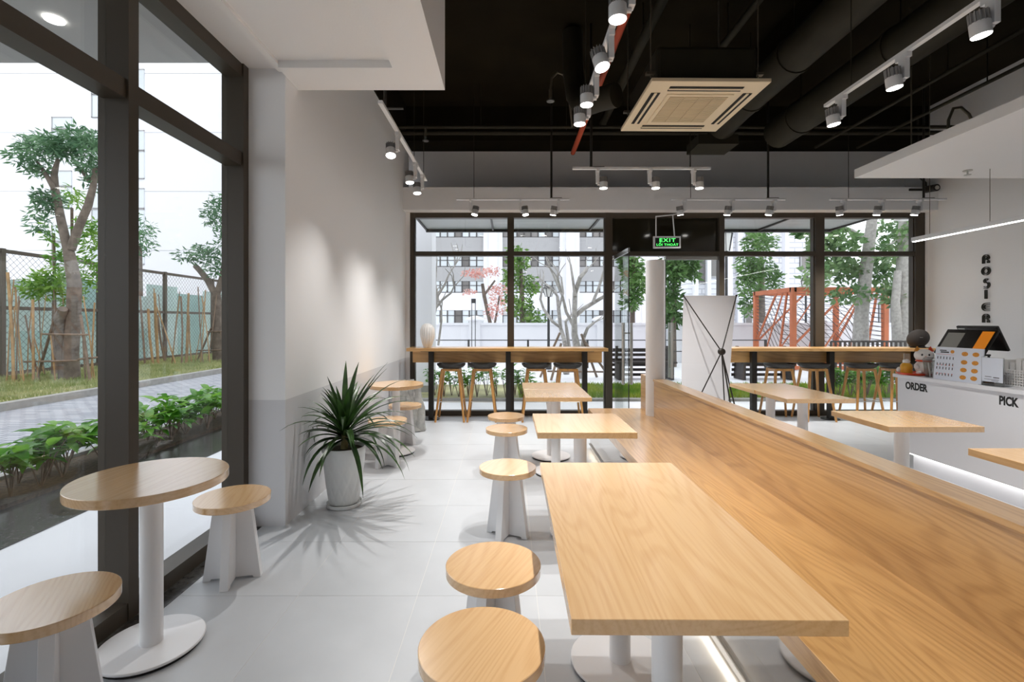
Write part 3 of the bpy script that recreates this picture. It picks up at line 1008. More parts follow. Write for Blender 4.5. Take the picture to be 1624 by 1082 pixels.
A = [P(873, 142, 5.6), P(875, 124, 5.6), P(884, 115, 5.6), P(894, 119, 5.6), P(901, 140, 5.6), P(905, 175, 5.65), P(907, 200, 5.7)]
A.append(Vector((0.94, 5.75, 3.91)))
hose('braided sprinkler hose arching beside the red pipe', A, 0.014)
hb = [P(1500, 178, 5.0) + Vector((0, 0, -0.0)), P(1503, 174, 5.0), P(1510, 173, 5.0), P(1520, 178, 5.0), P(1527, 192, 5.0), Vector((4.75, 5.0, 3.06))]
hb = [Vector((4.56, 5.0, 3.2)), Vector((4.57, 5.0, 3.5)), Vector((4.62, 5.0, 3.62)), Vector((4.7, 5.0, 3.63)), Vector((4.78, 5.0, 3.56)), Vector((4.86, 5.0, 3.4)), Vector((4.92, 5.0, 3.06))]
hose('braided sprinkler hose arching over the counter canopy', hb, 0.014)
sp = thing('sprinkler', 'small chrome sprinkler under the counter canopy', 'sprinkler', (4.72, 4.95, 2.96))
MB().lathe([(0.04, -0.008), (0.04, 0.001)], 18).build('rose', M['steel'], sp, smooth=True)
MB().lathe([(0.03, -0.05), (0.03, -0.045), (0.008, -0.04), (0.008, 0.0)], 12).build('head', M['steel'], sp, smooth=True)
sd = thing('sprinkler', 'small sprinkler hanging near the left wall track', 'sprinkler', (-1.1, 6.42, 3.98))
MB().tube([(0, 0, 0.02), (0, 0, -0.12)], 0.015, 10).build('drop', M['hose'], sd, smooth=True)
MB().lathe([(0.04, -0.17), (0.04, -0.16), (0.015, -0.15), (0.015, -0.11)], 14).build('head', M['steel'], sd, smooth=True)

# linear pendant above counter
lp = thing('linear_pendant', 'slim white glowing linear pendant over the counter', 'pendant lamp', (0, 0, 0))
MB().box(4.875, 4.925, 1.6, 5.83, 2.372, 2.42).build('housing', M['lamp_white'], lp)
MB().box(4.882, 4.918, 1.62, 5.82, 2.366, 2.373).build('diffuser', mat('pendant_diffuser', (1, 1, 1, 1), 0.4, emit=(1, 0.98, 0.95, 1), estr=9), lp)
MB().tube([(4.9, 5.6, 2.42), (4.9, 5.6, ZC)], 0.003, 6).build('cable', M['hose'], lp)
for y in (2.0, 3.9, 4.9):
    MB().tube([(4.9, y, 2.42), (4.9, y, 2.962)], 0.003, 6).build('cable', M['hose'], lp)

# security camera + bracket near the right corner
cc = thing('security_camera', 'small black security camera on the beam by the right wall', 'camera', P(1478, 300, 6.9))
MB().tube([(0.0, -0.08, 0.0), (0.0, 0.1, 0.02)], 0.05, 14).build('housing', M['black'], cc, smooth=True)
MB().lathe([(0.03, 0), (0.03, 0.006)], 12, (0, 0, 0)).build('lens_ring', M['steel'], cc, smooth=True, loc=(0, -0.08, 0), rot=(PI / 2, 0, 0))
MB().box(-0.25, 0.02, 0.08, 0.115, 0.0, 0.03).build('mount_arm', M['black'], cc)
MB().tube([(0.0, 0.1, 0.02), (0.0, 0.1, 0.12), (-0.1, 0.1, 0.2), (-0.12, 0.1, 1.1)], 0.012, 8).build('cable', M['black'], cc, smooth=True)

# exit sign
es = thing('exit_sign', 'green lit EXIT sign hanging before the entrance door', 'exit sign', P(1057.5, 384.5, 6.9))
MB().box(-0.195, 0.195, -0.018, 0.018, -0.085, 0.085).build('case', M['lamp_white'], es, bevel=0.004)
fc = MB().box(-0.172, 0.172, -0.021, -0.017, -0.064, 0.062).build('face', mat('exit_black', S(14, 18, 12), 0.4), es)
fm = Matrix.Rotation(PI / 2, 4, 'X')
text_mesh('lettering', 'EXIT', 0.074, M['exit_green'], fc, Matrix.Translation((0, -0.0235, 0.003)) @ Matrix.Scale(1.35, 4, (1, 0, 0)) @ fm, 0.001, 'CENTER', bold=0.0008, spacing=1.2)
text_mesh('lettering', 'L\u1ed0I THO\u00c1T', 0.046, M['exit_green'], fc, Matrix.Translation((0, -0.0235, -0.052)) @ Matrix.Scale(1.2, 4, (1, 0, 0)) @ fm, 0.001, 'CENTER', bold=0.0003, spacing=1.12)
MB().tube([(-0.155, 0, 0.08), (-0.155, 0, 0.375)], 0.009, 8).build('hanger_rod', M['lamp_white'], es, smooth=True)
MB().tube([(0.11, 0, 0.08), (0.085, 0, 0.39)], 0.009, 8).build('hanger_rod', M['lamp_white'], es, smooth=True)
MB().tube([(-0.16, 0, 0.372), (0.085, 0, 0.395), (0.22, 0.11, 0.44), (0.24, 0.12, 0.5)], 0.009, 8).build('hanger_arm', M['lamp_white'], es, smooth=True)

# ------------------------------------------------------------------ potted plant
pp = thing('potted_plant', 'potted dracaena with long dark arching leaves in a white ceramic pot', 'potted plant', (-1.26, 3.70, 0))
prof = [(0.105, 0.025), (0.112, 0.03), (0.132, 0.16), (0.152, 0.34), (0.157, 0.42), (0.158, 0.445), (0.154, 0.452), (0.146, 0.445), (0.144, 0.42), (0.01, 0.41)]
pb = MB()
n = 96
rows = []
for (r0, z0), (r1, z1) in zip(prof[:-1], prof[1:]):
    m_ = 12 if z1 - z0 > 0.1 else (5 if z1 - z0 > 0.05 else 1)
    for q in range(m_):
        rows.append((r0 + (r1 - r0) * q / m_, z0 + (z1 - z0) * q / m_, m_ > 1))
rows.append(prof[-1] + (False,))
vs = []; fs = []
for r, z, rel in rows:
    for k in range(n):
        a = 2 * PI * k / n
        d_ = min(abs(math.sin(6 * a + z * 18)), abs(math.sin(6 * a - z * 18)))
        rr = r - (0.0035 * max(0.0, 1 - d_ * 2.2) if rel else 0)
        vs.append((rr * math.cos(a), rr * math.sin(a), z))
for i in range(len(rows) - 1):
    for k in range(n):
        k2 = (k + 1) % n
        fs.append((i * n + k, i * n + k2, (i + 1) * n + k2, (i + 1) * n + k))
fs.append(tuple(range(n - 1, -1, -1)))
pb.add(vs, fs).build('pot', M['pot'], pp, smooth=True)
MB().lathe([(0.10, 0.0), (0.128, 0.004), (0.134, 0.028), (0.129, 0.03), (0.124, 0.012), (0.01, 0.01)], 40).build('saucer', M['pot'], pp, smooth=True)
MB().lathe([(0.145, 0.40), (0.145, 0.424), (0.08, 0.43), (0.01, 0.432)], 32).build('soil', M['soil'], pp, smooth=True)
MB().tube([(0, 0, 0.42), (0.005, 0, 0.5), (0.0, 0.005, 0.60)], [0.03, 0.026, 0.02], 12).build('stem', M['stem'], pp, smooth=True)


def strap_leaf(base, az, el, length, width, droop, seg=9):
    b = MB()
    p = Vector(base)
    d = Vector((math.cos(az) * math.cos(el), math.sin(az) * math.cos(el), math.sin(el)))
    st = length / seg
    vs = []
    for i in range(seg + 1):
        t = i / seg
        side = d.cross(Vector((0, 0, 1)))
        if side.length < 0.05:
            side = Vector((-math.sin(az), math.cos(az), 0))
        side.normalize()
        up = side.cross(d).normalized()
        w = width * (0.55 + 0.45 * min(1, t * 3)) * (1 - max(0, (t - 0.45) / 0.55) ** 1.6) * 0.5 + 0.0006
        vs += [p - side * w + up * w * 0.35, p - up * 0.0005, p + side * w + up * w * 0.35]
        d = (d + Vector((0, 0, -droop * (0.25 + 1.5 * t) / seg))).normalized()
        p = p + d * st
    fs = []
    for i in range(seg):
        a = i * 3
        fs += [(a, a + 1, a + 4, a + 3), (a + 1, a + 2, a + 5, a + 4)]
    return b.add(vs, fs)


lr = random.Random(21)
NL = 78
for i in range(NL):
    t = i / NL
    az = i * 2.399963 + lr.uniform(-0.2, 0.2)
    el = math.radians(0 + 70 * (t ** 0.85)) + lr.uniform(-0.12, 0.12)
    L_ = lr.uniform(0.48, 0.66) * (1.0 if t < 0.7 else 0.9)
    dr = lr.uniform(1.2, 2.6) * (1 - 0.74 * t)
    if -1.26 + math.cos(az) * L_ * 0.8 < XW:
        L_ *= 0.62
    base = (0.014 * math.cos(az), 0.014 * math.sin(az), 0.50 + 0.10 * t)
    lf = strap_leaf(base, az, el, L_, lr.uniform(0.032, 0.046), dr)
    # keep inside the room: the wall is 0.27 m away
    lf.v = [(max(v[0], XW + 1.26 + 0.006), v[1], max(v[2], 0.05)) for v in lf.v]
    lf.build('leaf', M['dracaena'], pp, smooth=True)

# wrapped bundle by the wall
wbm = MB()
brng = random.Random(3)
for k in range(5):
    x = -0.16 + k * 0.072
    h = 0.60 + brng.uniform(-0.05, 0.08)
    pts = []
    for q in range(7):
        z = h * q / 6
        pts.append((x + brng.uniform(-0.018, 0.018) - 0.07 * (q / 6), 0.02 + brng.uniform(-0.025, 0.025), z))
    wbm.tube(pts, [0.052 + brng.uniform(-0.012, 0.014) for _ in pts], 9)
bundle = thing('wrapped_bundle', 'upright bundle wrapped in crumpled clear plastic against the white wall', 'bundle', (-1.235, 6.18, 0))
wbm.build('wrapping', M['plastic'], bundle, smooth=True)
MB().box(-0.20, 0.10, 0.0, 0.045, 0.0, 0.56).build('folded_sheet', M['frost'], bundle)

# vase and speaker on the bars
va = thing('ribbed_vase', 'white ribbed oval vase on the oak bar', 'vase', (P(678, 552, 6.88).x, 6.88, 1.035))
vm = MB()
vprof = [(0.045, 0.0), (0.055, 0.005), (0.075, 0.06), (0.098, 0.15), (0.104, 0.21), (0.096, 0.27), (0.07, 0.32), (0.035, 0.342), (0.02, 0.345)]
vv = []; vf = []
n = 72
for r, z in vprof:
    for k in range(n):
        a = 2 * PI * k / n
        rr = r * (1 + 0.09 * abs(math.cos(9 * a)) - 0.045)
        vv.append((rr * math.cos(a), rr * math.sin(a), z))
for i in range(len(vprof) - 1):
    for k in range(n):
        k2 = (k + 1) % n
        vf.append((i * n + k, i * n + k2, (i + 1) * n + k2, (i + 1) * n + k))
vf.append(tuple(range(n - 1, -1, -1))); vf.append(tuple(range((len(vprof) - 1) * n, len(vprof) * n)))
vm.add(vv, vf).build('body', M['vase'], va, smooth=True)
MB().lathe([(0.05, 0.0), (0.05, 0.012)], 36).build('foot', M['vase'], va, smooth=True)

spk = thing('speaker', 'round black fabric speaker on the oak bar', 'speaker', (P(1456, 552, 6.8).x, 6.8, 1.035))
sb = MB().ellipsoid((0, 0, 0), (0.15, 0.10, 0.125), 32, 18)
sb.build('body', mat('speaker_cloth', S(40, 34, 30), 0.85, bump=0.3, bscale=300), spk, smooth=True, loc=(0, 0, 0.131), rot=(0, -0.45, 0))
MB().lathe([(0.09, 0.0), (0.09, 0.012), (0.06, 0.03)], 28).build('foot', M['rubber'], spk, smooth=True)
MB().box(-0.035, 0.02, -0.104, -0.098, 0.0, 0.006).build('badge', M['steel'], spk, loc=(-0.02, 0.006, 0.145), rot=(0, 0, 0))
MB().tube([(0.08, 0, 0.012), (0.12, -0.01, 0.007), (0.16, -0.03, 0.006)], 0.006, 6).build('cable', M['rubber'], spk)

# X banner stand -------------------------------------------------------------
bn = thing('banner_stand', 'white banner on a black X frame stand seen from behind', 'banner stand', (0, 0, 0))
c = [P(1084, 469, 5.95), P(1168, 469, 5.80), P(1152, 684, 5.62), P(1081, 688, 5.78)]
c[2].z = 0.06; c[3].z = 0.06
nrm = (c[1] - c[0]).cross(c[3] - c[0]).normalized() * 0.002
bm_ = MB()
seg = 8
vs = []
for sgn in (1, -1):
    for j in range(seg + 1):
        for i in range(2):
            L0 = c[0].lerp(c[3], j / seg); R0 = c[1].lerp(c[2], j / seg)
            bulge = Vector((0, 0.03 * math.sin(PI * j / seg), 0))
            vs.append((L0 if i == 0 else R0) + bulge + nrm * sgn)
fs = []
o2 = 2 * (seg + 1)
for j in range(seg):
    a = 2 * j
    fs += [(a, a + 1, a + 3, a + 2), (o2 + a, o2 + a + 2, o2 + a + 3, o2 + a + 1), (a, a + 2, o2 + a + 2, o2 + a), (a + 1, o2 + a + 1, o2 + a + 3, a + 3)]
bm_.add(vs, fs).build('banner_sheet', M['fabric'], bn)
hub = P(1144.5, 558, 5.45)
for k, q in enumerate((c[0], c[1], c[3], Vector((c[2].x, c[2].y, 0.06)))):
    MB().tube([hub, q], 0.007, 8).build('frame_arm', M['black'], bn, smooth=True)
for dx in (-0.03, 0.05):
    MB().tube([hub, (hub.x + 0.10 + dx, hub.y - 0.25, 0.0)], 0.008, 8).build('support_leg', M['black'], bn, smooth=True)
MB().ellipsoid(hub, (0.045, 0.03, 0.04), 14, 8).build('hub', M['black'], bn, smooth=True)
for q in c:
    MB().ellipsoid(q, (0.013, 0.013, 0.013), 8, 6).build('eyelet', M['black'], bn, smooth=True)

# ------------------------------------------------------------------ things on the order counter
ZT_ = 0.90
tray = thing('red_tray', 'small orange red tray under the lucky cat', 'tray', (3.875, 4.59, ZT_), 0.2)
MB().lathe([(0.125, 0.0), (0.135, 0.006), (0.146, 0.02), (0.143, 0.022), (0.131, 0.009), (0.01, 0.008)], 30).build('dish', M['red'], tray, smooth=True)
cat = thing('cat_figurine', 'white beckoning cat figurine with gold ornament and red collar', 'figurine', (3.93, 4.555, ZT_ + 0.008), -0.5)
cat.scale = (1.15, 1.15, 1.15)
MB().ellipsoid((0, 0, 0.058), (0.062, 0.056, 0.062), 20, 12).build('body', M['porcelain'], cat, smooth=True)
hd = MB().ellipsoid((0, -0.004, 0.155), (0.066, 0.055, 0.054), 22, 14).build('head', M['porcelain'], cat, smooth=True)
for s in (-1, 1):
    MB().lathe([(0.024, 0.0), (0.014, 0.022), (0.002, 0.042)], 10, (s * 0.042, 0.0, 0.188)).build('ear', M['red'] if s > 0 else M['orange'], hd, smooth=True)
for s in (-1, 1):
    MB().ellipsoid((s * 0.022, -0.054, 0.162), (0.007, 0.004, 0.009), 8, 6).build('eye', M['ink'], hd, smooth=True)
MB().ellipsoid((0, -0.058, 0.148), (0.006, 0.004, 0.004), 8, 6).build('nose', M['pink'], hd, smooth=True)
MB().lathe([(0.052, 0.105), (0.056, 0.111), (0.052, 0.118)], 24).build('collar', M['red'], cat, smooth=True)
MB().tube([(0.055, -0.01, 0.08), (0.085, -0.015, 0.11), (0.088, -0.02, 0.15)], [0.02, 0.018, 0.019], 10).build('raised_paw', M['porcelain'], cat, smooth=True)
MB().tube([(-0.05, -0.02, 0.07), (-0.06, -0.06, 0.06)], [0.02, 0.016], 10).build('paw', M['porcelain'], cat, smooth=True)
for s in (-1, 1):
    MB().ellipsoid((s * 0.04, -0.045, 0.016), (0.022, 0.03, 0.016), 10, 6).build('foot', M['porcelain'], cat, smooth=True)
gs = thing('gold_ornament', 'small stacked gold and white lucky ornament beside the cat figurine', 'figurine', (3.828, 4.632, ZT_ + 0.008), -0.3)
MB().lathe([(0.045, 0.0), (0.05, 0.02), (0.045, 0.04), (0.05, 0.06), (0.044, 0.085), (0.03, 0.10)], 18).build('gold_stack', M['gold'], gs, smooth=True)
MB().ellipsoid((0, 0, 0.115), (0.03, 0.028, 0.026), 14, 8).build('figure_head', M['porcelain'], gs, smooth=True)
MB().ellipsoid((-0.05, 0.02, 0.03), (0.022, 0.022, 0.03), 12, 8).build('figure', M['porcelain'], gs, smooth=True)
MB().box(-0.02, 0.025, -0.01, 0.01, 0.13, 0.19).build('plaque', mat('plaque_grey', S(170, 150, 130), 0.5), gs)
cup = thing('plastic_cup', 'clear plastic cup with domed lid beside the menu board', 'cup', (3.86, 4.388, ZT_))
MB().lathe([(0.05, 0.0), (0.066, 0.15), (0.069, 0.152), (0.064, 0.150), (0.048, 0.004), (0.01, 0.003)], 28).build('cup_wall', M['cup'], cup, smooth=True)
MB().lathe([(0.071, 0.148), (0.071, 0.158), (0.058, 0.175), (0.045, 0.18), (0.03, 0.172), (0.01, 0.17)], 28).build('lid', M['cup'], cup, smooth=True)
for dx, dy, h in ((0.02, 0.0, 0.14), (-0.02, 0.015, 0.13), (0.0, -0.02, 0.135)):
    MB().tube([(dx * .5, dy * .5, 0.004), (dx, dy, h)], 0.006, 6).build('straw', M['frost'], cup)

# menu board leaning: faces the room (-X), long side along Y
mbd = thing('menu_board', 'white printed menu board with drink and burger pictures on the counter', 'menu board', (3.80, 4.09, ZT_), 0.06)
MB().box(0.0, 0.008, -0.205, 0.205, 0.0, 0.285).build('panel', M['board'], mbd, rot=(0, 0.10, 0))


def on_board(parent, boxes, m, name):
    b = MB()
    for (y, z, w, h) in boxes:     # y measured to the reader's right, from panel centre
        b.box(-0.0012, 0.0, -y - w / 2, -y + w / 2, z - h / 2, z + h / 2)
    return b.build(name, m, parent, rot=(0, 0.10, 0))


pr = random.Random(5)
on_board(mbd, [(-0.135, 0.255, 0.06, 0.008), (-0.12, 0.24, 0.075, 0.010)] + [(-0.18 + 0.028 * i, z, 0.006, 0.022) for z in (0.19, 0.135, 0.10, 0.045) for i in range(6)], M['ink'], 'print_black')
on_board(mbd, [(-0.115, 0.221, 0.16, 0.002)] + [(-0.17 + 0.033 * i, z, 0.004, 0.012) for z in (0.128, 0.052) for i in range(5)], M['red'], 'print_red')
for (y, z, w, h) in [(-0.052, 0.247, 0.034, 0.03)] + [(x, z, 0.055, 0.038) for x in (0.055, 0.145) for z in (0.235, 0.165, 0.10, 0.038)]:
    prof_ = [(-y + 0.5 * w * math.cos(a), z + 0.5 * h * math.sin(a)) for a in [2 * PI * k / 10 for k in range(10)]]
    MB().prism(prof_, 'YZ', -0.0012, 0.0).build('print_food', M['orange'], mbd, rot=(0, 0.10, 0))
MB().prism([(-0.0, 0.0), (0.07, 0.0), (0.03, 0.2)], 'XZ', -0.01, 0.01).build('strut', M['board'], mbd, fixn=True)

pos = thing('pos_terminal', 'black touchscreen till with a second screen facing the customer', 'till', (4.06, 4.33, ZT_), 0.0)
MB().box(0.02, 0.26, -0.12, 0.12, 0.0, 0.03).build('base', M['screen'], pos, bevel=0.006)
MB().box(0.10, 0.17, -0.04, 0.04, 0.02, 0.27).build('stand', M['screen'], pos, bevel=0.006)
s1 = MB().box(-0.01, 0.014, -0.25, 0.22, -0.13, 0.13).build('customer_screen', M['screen'], pos, bevel=0.006, loc=(0.03, 0, 0.32), rot=(0, 0.55, 0))
MB().box(-0.012, -0.0095, -0.235, -0.13, -0.11, 0.11).build('orange_display', M['screen_orange'], s1)
MB().box(-0.012, -0.0095, 0.02, 0.185, -0.11, 0.09).build('menu_display', M['screen_grey'], s1)
s2 = MB().box(-0.012, 0.012, -0.20, 0.18, -0.12, 0.12).build('cashier_screen', M['screen'], pos, bevel=0.008, loc=(0.19, 0, 0.36), rot=(0, -0.45, 0))
MB().box(-0.014, -0.0118, 0.10, 0.165, 0.06, 0.10).build('status_label', M['lantern'], s2)
MB().tube([(0.2, 0.1, 0.02), (0.10, 0.16, 0.03), (0.02, 0.17, 0.02), (0.0, 0.14, 0.006)], 0.006, 6).build('cable', M['rubber'], pos)

dsp = thing('dispenser_bottle', 'brown pump bottle between the menu board and the white notice', 'bottle', (3.96, 3.97, ZT_))
MB().lathe([(0.035, 0.0), (0.036, 0.12), (0.03, 0.145), (0.015, 0.155), (0.015, 0.175)], 18).build('bottle', mat('brown_bottle', S(92, 66, 46), 0.3), dsp, smooth=True)
MB().lathe([(0.02, 0.175), (0.02, 0.2), (0.008, 0.205), (0.008, 0.225)], 14).build('pump', M['ink'], dsp, smooth=True)
MB().box(-0.05, 0.01, -0.008, 0.008, 0.222, 0.236).build('spout', M['ink'], dsp)
nt_ = thing('payment_notice', 'white printed notice in a clear acrylic stand on the counter', 'notice', (3.81, 3.79, ZT_ + 0.0), 0.05)
MB().box(0.0, 0.004, -0.085, 0.085, 0.0, 0.225).build('acrylic_sheet', M['cup'], nt_)
MB().box(-0.003, 0.0, -0.078, 0.078, 0.03, 0.22).build('paper', M['board'], nt_)
b = MB()
for (y, z, w, h) in ((-0.03, 0.07, 0.05, 0.004), (0.03, 0.066, 0.045, 0.006), (0.02, 0.05, 0.06, 0.003), (-0.035, 0.05, 0.05, 0.003), (0.02, 0.04, 0.05, 0.003)):
    b.box(-0.0038, -0.003, -y - w / 2, -y + w / 2, z - h / 2, z + h / 2)
b.build('print', M['ink'], nt_)
MB().box(-0.03, 0.06, -0.085, 0.085, 0.0, 0.004).build('foot', M['cup'], nt_)
bk = thing('white_basket', 'white perforated plastic basket of wrapped packets on the counter', 'basket', (4.05, 3.68, ZT_))
x0, x1, y0, y1 = -0.14, 0.14, -0.19, 0.19
MB().box(x0, x1, y0, y1, 0.0, 0.006).build('base', M['frost'], bk)
g = MB()
for (ax0, ax1, fixed, horiz) in ((y0, y1, x0, False), (y0, y1, x1, False), (x0, x1, y0, True), (x0, x1, y1, True)):
    nn = 20
    for k in range(nn + 1):
        u = ax0 + (ax1 - ax0) * k / nn
        if horiz: g.box(u - 0.003, u + 0.003, fixed - 0.002, fixed + 0.002, 0.0, 0.13)
        else: g.box(fixed - 0.002, fixed + 0.002, u - 0.003, u + 0.003, 0.0, 0.13)
    for k in range(7):
        z = 0.01 + 0.02 * k
        if horiz: g.box(ax0, ax1, fixed - 0.0025, fixed + 0.0025, z - 0.003, z + 0.003)
        else: g.box(fixed - 0.0025, fixed + 0.0025, ax0, ax1, z - 0.003, z + 0.003)
g.build('mesh_side', M['frost'], bk)
pk = thing('packet_stack', 'stack of white wrapped packets standing in the perforated basket', 'packets', (4.05, 3.68, ZT_ + 0.006))
for k in range(7):
    MB().box(-0.11, 0.11, -0.16 + k * 0.046, -0.122 + k * 0.046, 0.0, 0.2 + 0.02 * math.sin(k * 2.1)).build('packet', M['frost'], pk, bevel=0.006)
gl = thing('green_sprig', 'small green sprig lying on the white packets', 'sprig', (4.03, 3.62, ZT_ + 0.226))
for k in range(5):
    strap_leaf((0, 0, 0.0), k * 1.3, 0.25, 0.09, 0.018, 0.7, 5).build('leaf', M['leaf_lime'], gl)

# ------------------------------------------------------------------ outdoors: ground
struct('terrace', MB().box(-3.15, 9.0, YF - 6, 8.55, -0.1, -0.012), M['terrace'], label='pale paved terrace outside the windows')
struct('granite_border', MB().box(-3.79, -3.15, YF - 6, 8.55, -0.1, -0.004), M['granite'], label='dark wet granite border along the planting bed')
struct('planting_bed', MB().box(-4.4, -3.79, YF - 6, 14.0, -0.1, 0.03), M['soil'], label='soil bed of the leafy shrubs beside the driveway')
MB().box(-4.48, -4.4, YF - 6, 14.0, -0.1, 0.06).build('bed_edge', M['kerb'], bpy.data.objects['planting_bed'])
struct('driveway', MB().box(-8.2, -4.48, YF - 6, 34, -0.1, -0.004), M['drive'], label='grey block paved driveway outside')
MB().box(-7.9, -5.2, 13.2, 13.3, -0.004, 0.0).build('road_line', M['yellow'], bpy.data.objects['driveway'], rot=(0, 0, 0))
kr = struct('kerb', MB().box(-0.09, 0.09, -16, 24, -0.1, 0.12), M['kerb'], label='grey stone kerb between driveway and grass')
kr.location = (-8.0, 7.5, 0)
kr.rotation_euler = (0, 0, -0.02)
struct('lawn', MB().box(-13.5, -8.0, -6, 34, -0.1, 0.05), M['lawn'], label='patchy grass verge below the fence')
struct('court_ground', MB().box(-40, -13.4, -6, 60, -0.12, -0.02), M['kerb'], label='bare ground behind the fence')
struct('street', MB().box(-4.7, 45, 10.6, 60, -0.1, -0.008), M['terrace'], label='pale paved street beyond the shopfront')
struct('kerb_front', MB().box(-4.7, 30, 8.55, 8.7, -0.1, 0.03), M['kerb'], label='grey kerb at the edge of the shopfront terrace')
struct('front_lawn', MB().box(-4.7, 30, 8.7, 10.6, -0.1, 0.02), M['lawn'], label='grass strip before the shopfront')


def grass(name, label, x0, x1, y0, y1, n, h, m, z=0.03):
    r = random.Random(n)
    b = MB()
    for _ in range(n):
        x = r.uniform(x0, x1); y = r.uniform(y0, y1); a = r.uniform(0, PI); hh = h * r.uniform(0.5, 1.3); w = h * 0.16
        lx, ly = r.uniform(-.5, .5) * hh, r.uniform(-.5, .5) * hh
        c_, s_ = math.cos(a) * w, math.sin(a) * w
        b.add([(x - c_, y - s_, z), (x + c_, y + s_, z), (x + lx, y + ly, z + hh)], [(0, 1, 2)])
    return tag(b.build(name, m), label, 'grass', kind='stuff')


grass('verge_grass', 'short patchy grass under the fence trees', -12.2, -8.15, 6, 22, 26000, 0.09, M['grass'], 0.045)
grass('front_grass', 'bright short grass strip beyond the shopfront terrace', 0.2, 9, 8.72, 10.55, 20000, 0.08, M['grass2'], 0.015)

# ------------------------------------------------------------------ outdoors: planting helpers


def leaf_shape(ln=0.13, w=0.05):
    b = MB()
    vs = [(0, 0, 0)]
    seg = 4
    for i in range(1, seg):
        t = i / seg
        ww = w * math.sin(PI * t ** 0.8) * 0.5
        z = 0.012 * math.sin(PI * t) - 0.03 * t * t
        vs += [(ln * t, -ww, z + 0.006), (ln * t, 0, z), (ln * t, ww, z + 0.006)]
    vs.append((ln, 0, -0.03))
    fs = [(0, 1, 2), (0, 2, 3)]
    for i in range(seg - 2):
        a = 1 + 3 * i
        fs += [(a, a + 3, a + 4, a + 1), (a + 1, a + 4, a + 5, a + 2)]
    a = 1 + 3 * (seg - 2)
    e = len(vs) - 1
    fs += [(a, e, a + 1), (a + 1, e, a + 2)]
    return b.add(vs, fs)


LEAF_ME = [leaf_shape(l, w).mesh('leaf', M['leaf_shrub'], True) for l, w in ((0.15, 0.062), (0.13, 0.052), (0.17, 0.066))]


def shrub(label, x, y, h, r, seed, group, leaves=34, asparts=True, z0=0.03, name='leafy_shrub', lsc=1.0):
    q = random.Random(seed)
    t = thing(name, label, 'shrub', (x, y, z0), 0, group)
    tips = []
    for k in range(6):
        a = q.uniform(0, 2 * PI); rr = r * q.uniform(0.35, 0.9)
        tip = Vector((rr * math.cos(a), rr * math.sin(a), h * q.uniform(0.48, 0.95)))
        mid = tip * 0.5 + Vector((0, 0, h * 0.08))
        MB().tube([(0, 0, -0.02), mid, tip], [0.006, 0.005, 0.003], 5).build('stem', M['bamboo_grey'], t)
        tips += [tip, mid.lerp(tip, 0.6)]
    fb = MB()
    for k in range(leaves):
        tip = tips[k % len(tips)]
        az = q.uniform(0, 2 * PI); el = q.uniform(-0.2, 0.7); sc = q.uniform(0.75, 1.2) * lsc
        loc = tip + Vector((q.uniform(-.03, .03), q.uniform(-.03, .03), q.uniform(-.05, .03)))
        if asparts:
            o = place('leaf', LEAF_ME[k % 3], t, loc, (q.uniform(-.4, .4), -el, az))
            o.scale = (sc, sc, sc)
        else:
            mx = Matrix.Translation(loc) @ Euler((q.uniform(-.4, .4), -el, az)).to_matrix().to_4x4() @ Matrix.Scale(sc, 4)
            lm = leaf_shape(0.13, 0.055)
            fb.add([mx @ Vector(v) for v in lm.v], lm.f)
    if not asparts:
        fb.build('foliage', M['leaf_shrub'], t, smooth=True)
    return t


k = 0
for y in [3.1 + 0.31 * i for i in range(15)]:
    for dx in (-3.9, -4.12):
        k += 1
        shrub('leafy green shrub in the bed outside, in the row ' + ('nearer the window' if dx > -4 else 'along the driveway'), dx + rng.uniform(-.06, .06), y + rng.uniform(-.1, .1),
              rng.uniform(0.38, 0.5), 0.2, 100 + k, 'shrubs in the bed beside the driveway', leaves=46, lsc=1.3)
for i in range(12):
    shrub('glossy green shrub in the planter behind the vase bar', -1.38 + 0.165 * i + rng.uniform(-.04, .04), 8.95 + rng.uniform(-.12, .12),
          rng.uniform(0.46, 0.62), 0.19, 300 + i, 'shrubs in the planter behind the bar', leaves=44, asparts=False, z0=0.02)
for i in range(11):
    shrub('dense green shrub behind the bar with the speaker', 5.95 + 0.15 * i, 8.95 + rng.uniform(-.15, .15),
          rng.uniform(0.5, 0.72), 0.22, 360 + i, 'shrubs in the planter behind the speaker bar', leaves=80, asparts=False, z0=0.02)


def leafcloud(clusters, leafsize, q, aspect=0.3):
    b = MB()
    for c_, r_, n_ in clusters:
        c_ = Vector(c_)
        for _ in range(n_):
            d = Vector((q.gauss(0, 1), q.gauss(0, 1), q.gauss(0, 1))).normalized() * (q.random() ** 0.45)
            p = c_ + Vector((d.x * r_[0], d.y * r_[1], d.z * r_[2]))
            a = Vector((d.x + q.uniform(-1, 1), d.y + q.uniform(-1, 1), q.uniform(-1.0, 0.6))).normalized()
            s_ = a.cross(Vector((q.uniform(-1, 1), q.uniform(-1, 1), q.uniform(-1, 1)))).normalized()
            ln = leafsize * q.uniform(0.7, 1.3)
            w = ln * aspect
            b.add([p, p + a * ln * 0.5 + s_ * w * 0.5, p + a * ln, p + a * ln * 0.5 - s_ * w * 0.5], [(0, 1, 2, 3)])
    return b


